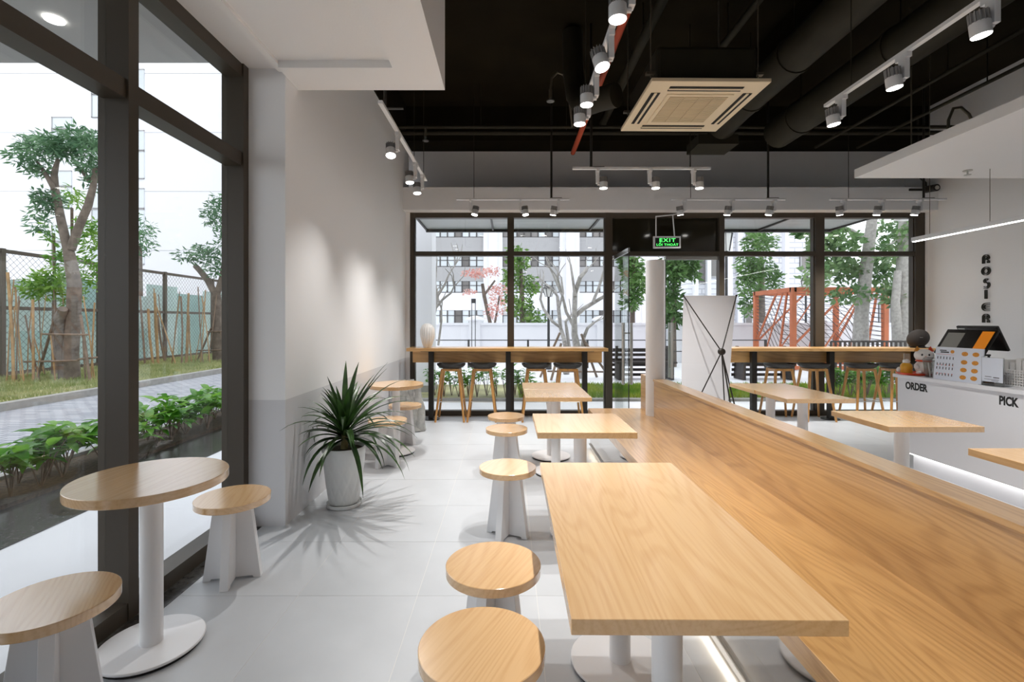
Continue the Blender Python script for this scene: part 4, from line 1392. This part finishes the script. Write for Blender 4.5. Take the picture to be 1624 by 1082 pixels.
def tree(name, label, Y, trunks, clusters, m_leaf, m_bark, leafsize, group=None, seed=1, aspect=0.3, depth=0.8, cat='tree'):
    """trunks: list of [(px,py,radius_px)...]; clusters: (px,py,rx_px,ry_px,n); both at depth Y where the trunk meets the ground"""
    q = random.Random(seed)
    k = Y / F_PX
    base = P(trunks[0][0][0], trunks[0][0][1], Y)
    t = thing(name, label, cat, (base.x, Y, 0), 0, group)
    off = Vector((base.x, Y, 0))
    b = MB()
    for ti, tr in enumerate(trunks):
        dy = 0.0
        pts = []
        for i, (x, y, r) in enumerate(tr):
            yy = Y + (q.uniform(-1, 1) * depth * 0.3 * i / max(1, len(tr) - 1) if ti else 0)
            p = P(x, y, yy) - off
            if i == 0 and ti == 0: p.z = 0.0
            pts.append(p)
        b.tube(pts, [r * k for _, _, r in tr], 9)
    b.build('trunk', m_bark, t, smooth=True)
    if clusters:
        cl = []
        for (x, y, rx, ry, n_) in clusters:
            yy = Y + q.uniform(-depth, depth) * 0.5
            cl.append((P(x, y, yy) - off, (rx * k, max(rx, ry) * k * 0.9, ry * k), n_))
        fo = leafcloud(cl, leafsize, q, aspect).build('foliage', m_leaf, t)
        fo['kind'] = 'stuff'
    return t


# trees beside the driveway
tree('forked_tree', 'forked tree with grey trunk and narrow leaves standing in the grass verge', 11.3,
     [[(113, 605, 12), (112, 560, 10.5), (117, 500, 9.5), (118, 450, 9.5), (113, 420, 8.5), (107, 390, 7)],
      [(107, 394, 6.5), (97, 350, 6), (87, 300, 5.5), (86, 275, 4.5), (92, 252, 2.5)], [(86, 300, 4), (72, 275, 3.2), (58, 256, 2)],
      [(112, 396, 6.5), (125, 360, 6), (140, 325, 5.5), (148, 295, 4.5), (151, 265, 3)], [(143, 288, 4), (130, 270, 3), (122, 262, 2)],
      [(150, 285, 4), (160, 265, 3)], [(104, 600, 9), (98, 550, 9), (96, 505, 8), (100, 490, 6)]],
     [(58, 236, 26, 24, 380), (38, 250, 22, 16, 150), (90, 228, 26, 20, 300), (125, 222, 26, 24, 420), (150, 232, 22, 26, 330),
      (62, 270, 20, 12, 120), (70, 312, 16, 14, 150), (58, 345, 16, 10, 50), (100, 240, 16, 14, 160), (152, 280, 12, 30, 160),
      (85, 320, 12, 14, 110), (72, 330, 14, 14, 110), (60, 362, 14, 10, 60), (145, 262, 20, 14, 160), (72, 222, 20, 12, 140)],
     M['leaf_mango'], M['bark'], 0.17, seed=11, aspect=0.26)
tree('lime_sapling', 'bright green leafy young tree beside the forked trunk', 12.0,
     [[(86, 598, 4), (86, 500, 3), (86, 420, 2), (85, 370, 2)], [(115, 598, 2.4), (115, 500, 2), (114, 330, 2)]],
     [(64, 455, 25, 18, 420), (85, 440, 22, 18, 300), (110, 470, 16, 14, 120), (85, 370, 12, 22, 90), (115, 310, 14, 20, 110), (148, 370, 20, 30, 330), (152, 430, 16, 40, 330), (100, 410, 18, 16, 130)],
     M['leaf_lime'], M['bamboo_grey'], 0.17, seed=12, aspect=0.28)
tree('round_crown_tree', 'slim tree with split branches and dark leaves nearest the driveway bend', 16.5,
     [[(346, 573, 8), (345, 530, 7.5), (344, 490, 7.5), (343, 468, 7)], [(342, 468, 5), (330, 445, 5), (318, 430, 4.5), (310, 422, 4)], [(344, 468, 5), (352, 440, 4), (358, 400, 3), (362, 350, 2)]],
     [(345, 340, 22, 26, 330), (352, 320, 14, 14, 100), (330, 402, 26, 18, 330), (298, 407, 18, 12, 110), (345, 425, 18, 16, 160), (362, 380, 14, 30, 200)],
     M['leaf_mango'], M['bark'], 0.19, seed=13, aspect=0.28)
tree('far_street_tree', 'dark leafy tree by the end of the fence', 19.0,
     [[(221, 566, 4), (222, 470, 4), (222, 390, 3)]], [(224, 372, 14, 34, 300), (212, 380, 18, 30, 200)],
     M['leaf_mango'], M['bark'], 0.2, seed=14)


def stake_frame(label, Y, legs, rails):
    t = thing('tree_stake_frame', label, 'tree stakes', (P(legs[0][2], legs[0][3], Y).x, Y, 0))
    off = Vector(t.location)
    for i, (xa, ya, xb, yb) in enumerate(legs):
        a = P(xa, ya, Y) - off; b_ = P(xb, yb, Y) - off; b_.z = 0.0
        b_.y += (-0.35 if i % 2 else 0.3)
        MB().tube([a, b_], 0.03, 8).build('stake', M['bamboo_grey'], t, smooth=True)
    for (xa, ya, xb, yb) in rails:
        MB().tube([P(xa, ya, Y - 0.16) - off, P(xb, yb, Y - 0.16) - off], 0.022, 8).build('rail', M['bamboo_grey'], t, smooth=True)


stake_frame('wooden stake frame propping the forked tree', 11.2, [(88, 500, 38, 610), (128, 500, 164, 582)], [(66, 530, 140, 531), (38, 574, 124, 572), (124, 570, 164, 566)])
stake_frame('wooden stake frame propping the round crowned tree', 16.4, [(335, 520, 303, 578), (350, 525, 372, 578)], [(329, 526, 362, 526), (311, 556, 366, 555)])

# bamboo poles along fence
br_ = random.Random(9)
poles = [(22, 608, 12, 432, 3.4), (26, 540, 30, 470, 1.5), (38, 600, 24, 455, 2), (53, 605, 52, 475, 3), (64, 604, 40, 500, 1.8), (72, 604, 50, 520, 1.5), (88, 600, 80, 530, 2),
         (136, 595, 132, 540, 2), (145, 590, 150, 480, 2), (150, 588, 132, 470, 1.5), (230, 580, 222, 470, 2.5), (243, 580, 235, 490, 3), (251, 580, 245, 465, 3), (262, 578, 250, 500, 2.5),
         (279, 576, 246, 480, 1.6), (272, 576, 285, 470, 1.3), (288, 576, 287, 470, 2.2), (295, 560, 299, 465, 2.6), (304, 575, 300, 500, 1.5), (322, 574, 314, 455, 1.4), (318, 574, 326, 460, 1.3), (333, 573, 320, 470, 1.2)]
for _ in range(16):
    xb_ = br_.choice((br_.uniform(4, 150), br_.uniform(224, 345)))
    poles.append((xb_, 606 - xb_ * 0.09, xb_ + br_.uniform(-16, 16), br_.uniform(455, 510) - (18 if xb_ < 200 else 0), br_.uniform(0.9, 1.5)))
for i, (xb, yb, xt, yt, r) in enumerate(poles):
    # each pole stands in its own line of the verge, clear of the fence behind
    Yp = 10.75 + 0.055 * (i % 17) if xb < 200 else 14.6 + 0.05 * i
    Yp = {5: 12.1, 22: 11.95, 29: 11.8, 13: 15.9}.get(i, Yp)
    lim = 12.22
    for x_ in (xb, xt):
        Yp = min(Yp, lim * F_PX / (CX - x_) - 0.01 * i)
    Yt = Yp + 0.02
    a = P(xb, yb, Yp); a.z = 0.02
    b_ = P(xt, yt, Yt)
    tag(MB().tube([a, a.lerp(b_, 0.5) + Vector((br_.uniform(-.04, .04), 0, 0)), b_], [r * Yp / F_PX * 0.62] * 3, 7).build('bamboo_pole', M['bamboo'] if i % 3 != 1 else M['bamboo_grey'], smooth=True),
        'bare bamboo pole standing in the verge before the teal fence', 'pole', 'bamboo poles along the fence')

# fence
fn = thing('wire_fence', 'tall wire mesh fence with steel posts above the grass verge', 'fence', (-12.4, 0, 0))
fys = [6.2 + 2.8 * i for i in range(8)]
for y in fys:
    MB().box(-0.05, 0.05, y - 0.05, y + 0.05, 0, 3.2).build('post', M['fence_steel'], fn)
for y0, y1 in zip(fys[:-1], fys[1:]):
    for z, w in ((3.14, 0.09), (1.74, 0.09), (0.12, 0.08)):
        MB().box(-0.03, 0.03, y0 + 0.05, y1 - 0.05, z - w / 2, z + w / 2).build('rail', M['fence_steel'], fn)
    wm = MB()
    L_ = y1 - y0
    st = 0.16
    kk = -int(3.2 / st)
    while kk * st < L_:
        for s in (1, -1):
            ya = kk * st
            a0, a1 = ya, ya + 3.1
            za, zb = 0.0, 3.1
            if a0 < 0: za -= a0; a0 = 0
            if a1 > L_: zb -= (a1 - L_); a1 = L_
            if a1 > a0:
                if s < 0: p, q_ = (0, y1 - a0, 0.05 + za), (0, y1 - a1, 0.05 + zb)
                else: p, q_ = (0, y0 + a0, 0.05 + za), (0, y0 + a1, 0.05 + zb)
                wm.bar(p, q_, 0.005)
        kk += 1
    w_ = wm.build('wire_mesh', M['fence_steel'], fn)
    w_['kind'] = 'stuff'
hr = thing('hoarding', 'pale teal sheet hoarding behind the wire fence', 'hoarding', (-13.0, 0, 0))
for i in range(13):
    y = 4.5 + 1.6 * i
    h = (2.75, 2.5, 2.7, 2.3)[i % 4]
    MB().box(0, 0.03, y, y + 1.58, 0.3, h).build('sheet', M['teal'] if i % 3 else M['teal_dark'], hr)
    MB().box(0.03, 0.05, y, y + 1.58, 0.0, 1.15).build('lower_sheet', M['teal_dark'] if i % 2 else M['teal'], hr)

# white building beyond the fence
wbd = thing('white_building', 'tall plain white building beyond the wire fence', 'building', (0, 40, 0))
MB().box(-62, -17, 0, 8, 0, 27).build('wall', M['bld_white'], wbd)
for k_ in range(5):
    MB().box(-62, -17, -0.02, 0.0, 4.9 * k_ + 2.4, 4.9 * k_ + 2.42).build('joint_line', M['bld_grey'], wbd)


def panes(xa, xb, rows, Yf, parent, m=None):
    for (ya, yb) in rows:
        p0 = P(xa, yb, Yf); p1 = P(xb, ya, Yf)
        w_ = MB().box(p0.x, p1.x, -0.06, 0.02, p0.z, p1.z).build('window', m or M['bld_glass'], parent)
        e = 0.07
        MB().box(p0.x, p1.x, -0.1, 0.0, p1.z - e, p1.z).box(p0.x, p1.x, -0.1, 0.0, p0.z, p0.z + e).box(p0.x, p0.x + e, -0.1, 0.0, p0.z, p1.z).build('frame', M['bld_grey'], w_)


panes(83, 114, [(186, 205), (206, 240), (271, 296), (297, 330), (358, 383), (385, 420)], 40, wbd)
for xa, xb in ((146, 160), (162, 190), (192, 214), (215, 229)):
    panes(xa, xb, [(110, 150), (151, 187), (207, 239), (240, 284), (299, 331), (332, 376), (392, 420)], 40, wbd)

# exterior overhang above the left windows
eo = sroot('overhang', 'grey exterior overhang above the window wall', 'overhang')
MB().box(-4.4, -1.94, YF - 6, 3.34, 3.2, 3.5).build('slab', M['soffit_out'], eo)
for x, y in ((-2.69, 2.854),):
    MB().lathe([(0.048, 3.19), (0.048, 3.202)], 24, (x, y, 0)).build('downlight', M['lens'], eo, smooth=True)

# ------------------------------------------------------------------ outdoors beyond the shopfront
aw = thing('glass_awning', 'frosted grey awning with dark edge above the shopfront', 'awning', (0, 0, 0))
for x0, x1 in ((-1.5, 0.0), (0.03, 1.48), (1.52, 3.2), (3.24, 4.6), (4.64, 5.95)):
    MB().box(x0, x1, 7.45, 8.9, 3.11, 3.13).build('panel', M['awning'], aw)
MB().box(-1.52, 5.97, 8.88, 8.95, 3.06, 3.14).build('edge_beam', M['black'], aw)
for x in (-1.5, -0.28, 1.5, 3.22, 4.62, 5.95):
    MB().bar((x, 7.42, 3.12), (x, 8.9, 3.10), 0.03, 0.05).build('rafter', M['black'], aw)
pier = thing('outside_pier', 'white exterior pier at the corner of the shopfront', 'pier', (-1.80, 9.65, 0))
MB().box(-0.35, 0.3, -0.2, 0.35, 0, 4.0).build('shaft', M['bld_white'], pier)
MB().box(-0.37, 0.32, -0.22, 0.37, 0, 0.15).build('plinth', M['kerb'], pier)

# boundary wall with pillars
bw = thing('boundary_wall', 'low white boundary wall with capped pillars across the street', 'wall', (0, 16.5, 0))
MB().box(-4.6, 26, 0.0, 0.2, 0, 1.28).build('wall_panel', M['bld_white'], bw)
MB().box(-4.6, 26, -0.05, 0.25, 1.28, 1.36).build('coping', M['bld_white'], bw)
for px in (605, 753, 897, 955, 1067, 1150, 1300, 1440, 1560):
    x = P(px, 500, 16.5).x
    p_ = MB().box(x - 0.19, x + 0.19, -0.1, 0.3, 0, 1.42).build('pillar', M['bld_white'], bw)
    MB().lathe([(0.33, 1.42), (0.35, 1.46), (0.3, 1.52), (0.1, 1.6), (0.01, 1.61)], 4, (x, 0.1, 0)).build('pillar_cap', M['bld_white'], p_, rot=(0, 0, 0))

# long facade
Yf = 54.0
fb_ = thing('office_building', 'long pale building with window bands and tall pilasters', 'building', (0, Yf, 0))


def zf(y): return P(0, y, Yf).z


def xf(x): return P(x, 0, Yf).x


xL, xR_ = xf(560), xf(1120)
MB().box(xL, xR_, 0.3, 6, 0, zf(300)).build('wall', M['bld_white'], fb_)
for ya, yb, m_ in ((376.6, 406.6, M['bld_grey']), (423.4, 446, M['bld_grey']), (464.5, 492.3, M['bld_white']), (514.5, 560, M['bld_white']), (330, 357, M['bld_grey'])):
    MB().box(xL, xR_, 0.0, 0.35, zf(yb), zf(ya)).build('spandrel', m_, fb_)
for px0, px1 in ((767, 797), (887, 918), (655, 686), (1006, 1038)):
    MB().box(xf(px0), xf(px1), -0.6, 0.3, 0, zf(300)).build('pilaster', M['bld_white'], fb_)
    MB().box(xf(px0 + 9), xf(px0 + 22), -1.0, -0.6, 0, zf(300)).build('pilaster_rib', M['bld_white'], fb_)
frame_me = {}
for (ya, yb) in ((357, 376.6), (406.6, 423.4), (446, 464.5), (492.3, 514.5)):
    for xa, xb in ((686, 767), (797, 887), (918, 1006), (1038, 1100)):
        nwin = round((xb - xa) / 11.5)
        for i in range(nwin):
            a, b2 = xf(xa + (xb - xa) * i / nwin), xf(xa + (xb - xa) * (i + 1) / nwin)
            z0, z1 = zf(yb), zf(ya)
            dark = (i + int(ya)) % 5 == 0 or (xa > 790 and ya < 420 and i % 2 == 0)
            key = (dark, round(b2 - a, 2), round(z1 - z0, 2))
            if key not in frame_me:
                w0, h0 = b2 - a, z1 - z0
                pm = MB().box(0.02, w0 - 0.02, 0.12, 0.2, 0.02, h0 - 0.02).mesh('window', M['bld_dark_glass'] if dark else M['bld_glass'])
                fr = MB().box(0, 0.09, 0.04, 0.2, 0, h0).box(w0 - 0.04, w0, 0.06, 0.2, 0, h0).box(0, w0, 0.06, 0.2, 0, 0.09).box(0, w0, 0.06, 0.2, h0 * 0.6, h0 * 0.6 + 0.07).mesh('frame', M['bld_frame'])
                frame_me[key] = (pm, fr)
            pm, fr = frame_me[key]
            wo = place('window', pm, fb_, (a, 0, z0))
            place('frame', fr, wo)

# white brick building
rb = thing('white_brick_building', 'white brick clad building with vertical ribs behind the pergola', 'building', (0, 28, 0))
z_hi = 9.5
MB().box(P(1090, 0, 28).x, P(1290, 0, 28).x, 0.0, 6, 0, z_hi).build('wall', M['bld_brick'], rb)
for px0, px1 in ((1150, 1158), (1166, 1173), (1240, 1246), (1098, 1104), (1118, 1124)):
    MB().box(P(px0, 0, 28).x, P(px1, 0, 28).x, -0.35, 0.0, 0, z_hi).build('rib', M['bld_white'], rb)
panes(1104, 1118, [(405, 450), (470, 500)], 28, rb, M['bld_dark_glass'])
panes(1124, 1138, [(400, 440)], 28, rb, M['bld_dark_glass'])
panes(1183, 1212, [(368, 383), (330, 364)], 28, rb, M['bld_dark_glass'])
panes(1180, 1192, [(480, 515)], 28, rb, M['bld_dark_glass'])
panes(1268, 1285, [(405, 430)], 28, rb, M['bld_dark_glass'])
rb2 = thing('grey_house', 'grey walled house behind the right hand trees', 'building', (0, 30, 0))
MB().box(P(1266, 0, 30).x, P(1520, 0, 30).x, 0.0, 6, 0, P(0, 432, 30).z).build('wall', M['bld_white'], rb2)
panes(1393, 1404, [(480, 514)], 30, rb2, M['bld_dark_glass'])
panes(1408, 1420, [(480, 514)], 30, rb2, M['bld_dark_glass'])
MB().box(P(1380, 0, 30).x, P(1520, 0, 30).x, -0.5, 0.0, P(0, 474, 30).z, P(0, 466, 30).z).build('canopy', M['bld_grey'], rb2)

# pergola
pg = thing('pergola', 'orange steel pergola cube with diagonal bar screens', 'pergola', (0, 0, 0))
X0, X1, Y0, Y1, ZP = 8.28, 10.95, 14.0, 16.1, 2.40
w = 0.13
for x, y in ((X0, Y0), (X1, Y0), (X0, Y1), (X1, Y1)):
    MB().box(x - w / 2, x + w / 2, y - w / 2, y + w / 2, 0, ZP).build('post', M['corten'], pg)
for a, b2 in (((X0, Y0), (X1, Y0)), ((X0, Y1), (X1, Y1)), ((X0, Y0), (X0, Y1)), ((X1, Y0), (X1, Y1))):
    MB().bar((a[0], a[1], ZP - w / 2), (b2[0], b2[1], ZP - w / 2), w).build('top_beam', M['corten'], pg)
    MB().bar((a[0], a[1], 0.06), (b2[0], b2[1], 0.06), 0.1).build('bottom_beam', M['corten'], pg)
    pa, pb_ = Vector((a[0], a[1], 0)), Vector((b2[0], b2[1], 0))

    def on(u, v): return pa.lerp(pb_, u) + Vector((0, 0, v))
    mir = abs(a[1] - b2[1]) < 0.01          # the two long sides mirror the two short ones

    def seg(u0, v0, u1, v1, w_, nm):
        if mir: u0, u1 = 1 - u0, 1 - u1
        MB().bar(on(u0, v0), on(u1, v1), w_).build(nm, M['corten'] if nm == 'diagonal_bar' else M['bld_frame'], pg)

    def ua(v): return 0.14 + 0.24 * (2.3 - v) / 2.2

    def ub(v): return min(1.0, 0.40 + 0.60 * (2.3 - v) / 1.6)
    seg(ua(2.3), 2.3, ua(0.1), 0.1, 0.05, 'diagonal_bar')
    seg(0.40, 2.3, 1.0, 0.70, 0.05, 'diagonal_bar')
    seg(0.24, 2.3, 0.80, 0.1, 0.035, 'diagonal_bar')
    for i in range(16):
        v = 0.25 + i * 0.13
        seg(0.02, v - 0.05, ua(v), v, 0.014, 'thin_rod')
    for i in range(14):
        v = 0.82 + i * 0.105
        seg(ub(v), v, 0.98, min(2.3, v + 0.16), 0.014, 'thin_rod')
    for i in range(8):
        v0 = 0.12 + i * 0.2
        u0 = ua(v0)
        du = 0.0
        while du < 0.62 and v0 + du * 2.6 < 2.28 and u0 + du < ub(min(2.3, v0 + du * 2.6)):
            du += 0.02
        seg(u0, v0, u0 + du, min(2.3, v0 + du * 2.6), 0.014, 'thin_rod')

# street trees
tree('bushy_tree', 'dense green bushy tree behind the white boundary wall', 19.2,
     [[(828, 566, 4), (828, 480, 4), (826, 410, 2)]],
     [(822, 412, 18, 20, 260), (812, 440, 15, 22, 240), (838, 452, 16, 20, 240), (824, 486, 22, 20, 330), (848, 506, 14, 16, 170), (815, 398, 12, 9, 70), (808, 470, 10, 16, 90), (836, 520, 16, 14, 120)],
     M['leaf_bush'], M['bark'], 0.2, seed=21, aspect=0.42)
tree('coral_tree', 'slim tree with coral red leaves before the office building', 17.6,
     [[(782, 572, 3), (779, 520, 3), (768, 470, 3), (765, 450, 2.5)], [(768, 468, 2), (785, 445, 1.5)], [(782, 530, 2), (792, 470, 1.5)]],
     [(748, 434, 16, 6, 90), (764, 432, 14, 8, 110), (780, 430, 12, 8, 80), (745, 464, 10, 6, 50), (788, 462, 16, 14, 190), (788, 488, 14, 18, 150), (778, 500, 10, 10, 60)],
     M['leaf_red'], M['bark'], 0.13, seed=22, aspect=0.4)
for s_, (lab, Yt, px, cl, bk_) in enumerate((
        ('dark leafed evergreen tree left of the white post', 17.0, 1003, [(1003, 425, 16, 22, 420), (1010, 450, 16, 24, 420), (1000, 475, 14, 16, 260), (992, 412, 12, 10, 120)], 'a'),
        ('dark leafed evergreen tree right of the white post', 15.0, 1068, [(1066, 425, 20, 24, 560), (1085, 415, 22, 18, 420), (1062, 470, 12, 30, 420), (1070, 500, 12, 20, 260), (1095, 432, 10, 14, 130)], 'b'),
        ('tall dark crowned tree behind the banner and pergola', 19.5, 1206, [(1205, 385, 24, 18, 420), (1196, 420, 26, 24, 640), (1190, 450, 18, 26, 480), (1222, 440, 14, 26, 360), (1200, 365, 14, 10, 120), (1186, 485, 9, 18, 150)], 'c'))):
    gy = CY + F_PX * CAM_H / Yt
    tree('evergreen_tree', lab, Yt, [[(px, gy, 7 if bk_ == 'c' else 5), (px, 500, 7 if bk_ == 'c' else 4), (px + 2, 440, 4), (px + 2, 400, 2)]], cl, M['leaf_dark'], M['bark'], 0.22, seed=30 + s_, aspect=0.36)
tree('leaning_plane_tree', 'pale trunked tree leaning before the pergola with broad leaves', 12.4,
     [[(1364, 597, 13), (1364, 555, 12), (1366, 500, 10), (1372, 440, 9), (1379, 380, 8), (1384, 340, 7), (1388, 280, 6)],
      [(1378, 385, 4), (1350, 365, 3), (1310, 360, 2)], [(1376, 420, 3), (1400, 395, 2), (1425, 380, 1.5)]],
     [(1300, 362, 40, 16, 560), (1325, 385, 40, 20, 380), (1345, 425, 36, 22, 430), (1310, 410, 34, 30, 300), (1415, 370, 36, 30, 330), (1400, 430, 30, 30, 360), (1425, 460, 22, 20, 170), (1350, 465, 40, 18, 170), (1290, 440, 20, 26, 120)],
     M['leaf_mix'], M['bark_pale'], 0.16, seed=41, aspect=0.55, depth=1.6)
tree('tall_plane_tree', 'tall pale trunked tree at the end of the speaker bar window', 11.6,
     [[(1434, 603, 15), (1434, 540, 14), (1435, 460, 13), (1438, 380, 12), (1442, 300, 11)], [(1424, 540, 8), (1420, 480, 6), (1424, 430, 5)]],
     [(1446, 365, 22, 26, 170), (1415, 400, 24, 18, 130), (1420, 470, 16, 16, 120)],
     M['leaf_mix'], M['bark_pale'], 0.16, seed=42, aspect=0.55)


def bare_tree(label, Y, mains, seed, n_twig=3):
    q = random.Random(seed)
    k = Y / F_PX
    base = P(mains[0][0][0], 0, Y)
    t = thing('frangipani_tree', label, 'tree', (base.x, Y, 0))
    off = Vector((base.x, Y, 0))
    b = MB()
    for i, m_ in enumerate(mains):
        pts = [P(x, y, Y + (q.uniform(-.2, .2) if j else 0)) - off for j, (x, y, r) in enumerate(m_)]
        if m_[0][1] > 580: pts[0].z = 0
        b.tube(pts, [r * k for _, _, r in m_], 8)
        tip, prev = pts[-1], pts[-2]
        d = (tip - prev).normalized()
        for w_ in range(n_twig):
            e = tip
            dd = d
            for lv in range(2):
                dd = (dd + Vector((q.uniform(-.8, .8), q.uniform(-.8, .8), q.uniform(-.1, .6)))).normalized()
                e2 = e + dd * q.uniform(0.18, 0.36)
                b.tube([e, e2], [0.016 - 0.005 * lv, 0.010 - 0.004 * lv], 6)
                e = e2
    b.build('trunk', M['bark_pale'], t, smooth=True)
    return t


bare_tree('bare grey frangipani tree behind the middle of the vase bar', 12.0,
          [[(918, 599, 7), (916, 555, 6), (911, 530, 5), (911, 500, 4), (912, 465, 4), (920, 440, 3.4), (930, 428, 3)], [(911, 502, 4), (925, 490, 3.6), (945, 478, 3), (962, 468, 2.6)],
           [(940, 480, 2.4), (950, 455, 2.2), (958, 430, 2)], [(912, 470, 2.4), (908, 440, 2), (905, 420, 1.6)], [(922, 560, 3), (926, 535, 3), (932, 520, 2.4), (942, 512, 2)],
           [(911, 520, 3), (898, 495, 2.5), (892, 470, 2), (884, 440, 2)], [(892, 470, 2), (876, 432, 1.8), (872, 425, 1.5)]], 51)
bare_tree('bare grey frangipani tree beside the lamp post', 12.9,
          [[(898, 598, 5), (899, 560, 4.5), (895, 540, 3.6), (889, 520, 3), (886, 490, 3), (884, 470, 2.5)], [(903, 555, 3), (899, 525, 2.6), (897, 510, 2), (906, 500, 2)], [(889, 520, 2.4), (876, 510, 2.4), (862, 490, 2.2), (857, 475, 2), (860, 455, 1.6)],
           [(886, 490, 2), (893, 465, 1.8), (890, 440, 1.6)], [(884, 470, 1.8), (872, 455, 1.6), (862, 448, 1.2)]], 52)
bare_tree('bare grey frangipani tree seen behind the white vase', 11.0,
          [[(676, 607, 4), (680, 560, 4), (684, 520, 3), (690, 490, 3), (694, 470, 2.4), (690, 450, 2)], [(690, 490, 2.2), (702, 475, 2), (715, 465, 1.6), (720, 455, 1.2)], [(694, 470, 2), (706, 450, 1.8), (712, 435, 1.4), (722, 420, 1)],
           [(672, 520, 3), (672, 490, 2.2), (680, 475, 2)], [(690, 452, 1.6), (692, 430, 1.4)], [(673, 500, 2), (668, 470, 1.8)], [(695, 548, 1.8), (700, 510, 1.8), (700, 490, 1.5)]], 53)
for lab, Yt, lg, rl in (('crossed stakes propping the bare trees behind the vase bar', 11.9, [(888, 528, 858, 598), (890, 545, 872, 598), (922, 530, 950, 596), (926, 540, 965, 596)], [(868, 589, 960, 590)]),):
    stake_frame(lab, Yt, lg, rl)

# street furniture


def lamp_post(label, px, Y, ytop, h_l):
    p = P(px, ytop, Y)
    t = thing('lamp_post', label, 'lamp post', (p.x, Y, 0))
    H = p.z
    MB().lathe([(0.09, 0), (0.09, 0.3), (0.05, 0.4), (0.04, 0.5), (0.035, H - h_l), (0.06, H - h_l)], 14).build('shaft', M['post_black'], t, smooth=True)
    MB().lathe([(0.09, H - h_l), (0.17, H - h_l * 0.35)], 6).build('lantern', M['lantern'], t)
    for k_ in range(6):
        a = 2 * PI * k_ / 6
        MB().bar((0.09 * math.cos(a), 0.09 * math.sin(a), H - h_l), (0.175 * math.cos(a), 0.175 * math.sin(a), H - h_l * 0.35), 0.018).build('lantern_rib', M['post_black'], t)
    MB().lathe([(0.2, H - h_l * 0.35), (0.12, H - h_l * 0.12), (0.03, H)], 6).build('lantern_roof', M['post_black'], t)
    return t


lamp_post('slim black lamp post standing by the bare trees', 870, 14.2, 452, 0.35)
lamp_post('tall black lamp post with big lantern behind the banner', 1152, 13.5, 356, 0.75)
lamp_post('black lamp post with lantern rising behind the pergola', 1278, 18.0, 437, 0.6)
ss = thing('street_sign', 'small dark box sign on two thin posts before the boundary wall', 'sign', (P(751, 0, 16.0).x, 16.0, 0))
for sx in (-1, 1):
    MB().box(sx * 0.06 - 0.012, sx * 0.06 + 0.012, -0.012, 0.012, 0, P(0, 480, 16.0).z).build('post', M['post_black'], ss)
MB().box(-0.075, 0.075, -0.03, 0.03, P(0, 481, 16.0).z, P(0, 474, 16.0).z).build('box', M['post_black'], ss)


def slat_bench(label, Y, px0, px1):
    xa, xb = P(px0, 0, Y).x, P(px1, 0, Y).x
    t = thing('slat_bench', label, 'bench', ((xa + xb) / 2, Y, 0))
    hw = (xb - xa) / 2
    for i in range(6):
        MB().box(-hw, hw, 0.38 - 0.02 * i, 0.41 - 0.02 * i, 0.05 + i * 0.125, 0.12 + i * 0.125).build('back_slat', M['slat_dark'], t)
    for i in range(4):
        MB().box(-hw, hw, -0.1 + i * 0.11, -0.02 + i * 0.11, 0.4, 0.44).build('seat_slat', M['slat_dark'], t)
    for s in (-1, 1):
        MB().bar((s * (hw - 0.1), 0.41, 0.0), (s * (hw - 0.1), 0.3, 0.8), 0.06).build('support', M['slat_dark'], t)
        MB().box(s * (hw - 0.1) - 0.03, s * (hw - 0.1) + 0.03, -0.08, 0.36, 0.0, 0.4).build('leg', M['slat_dark'], t)


slat_bench('dark slatted street bench behind the door opening', 11.6, 976, 1072)
slat_bench('dark slatted street bench behind the banner end of the bar', 11.6, 1172, 1262)
rl = thing('picket_railing', 'dark picket railing before the pergola', 'railing', (0, 11.0, 0))
xa, xb = P(1318, 0, 11).x, P(1480, 0, 11).x
MB().box(xa, xb, -0.02, 0.02, 0.93, 0.97).build('top_rail', M['slat_dark'], rl)
MB().box(xa, xb, -0.02, 0.02, 0.12, 0.15).build('bottom_rail', M['slat_dark'], rl)
nb = 22
for i in range(nb + 1):
    x = xa + (xb - xa) * i / nb
    MB().box(x - 0.022, x + 0.022, -0.012, 0.012, 0.0, 0.95).build('picket', M['slat_dark'], rl)
st = thing('street_railing', 'thin dark street railing in front of the boundary wall', 'railing', (0, 14.6, 0))
for x in (-3, -1.2, 0.6, 2.4, 4.2, 6.0, 7.8):
    MB().box(x - 0.03, x + 0.03, -0.03, 0.03, 0, 0.86).build('post', M['post_black'], st)
for z in (0.5, 0.84):
    MB().box(-3, 7.8, -0.012, 0.012, z - 0.014, z + 0.014).build('rail', M['post_black'], st)

bpy.context.view_layer.update()
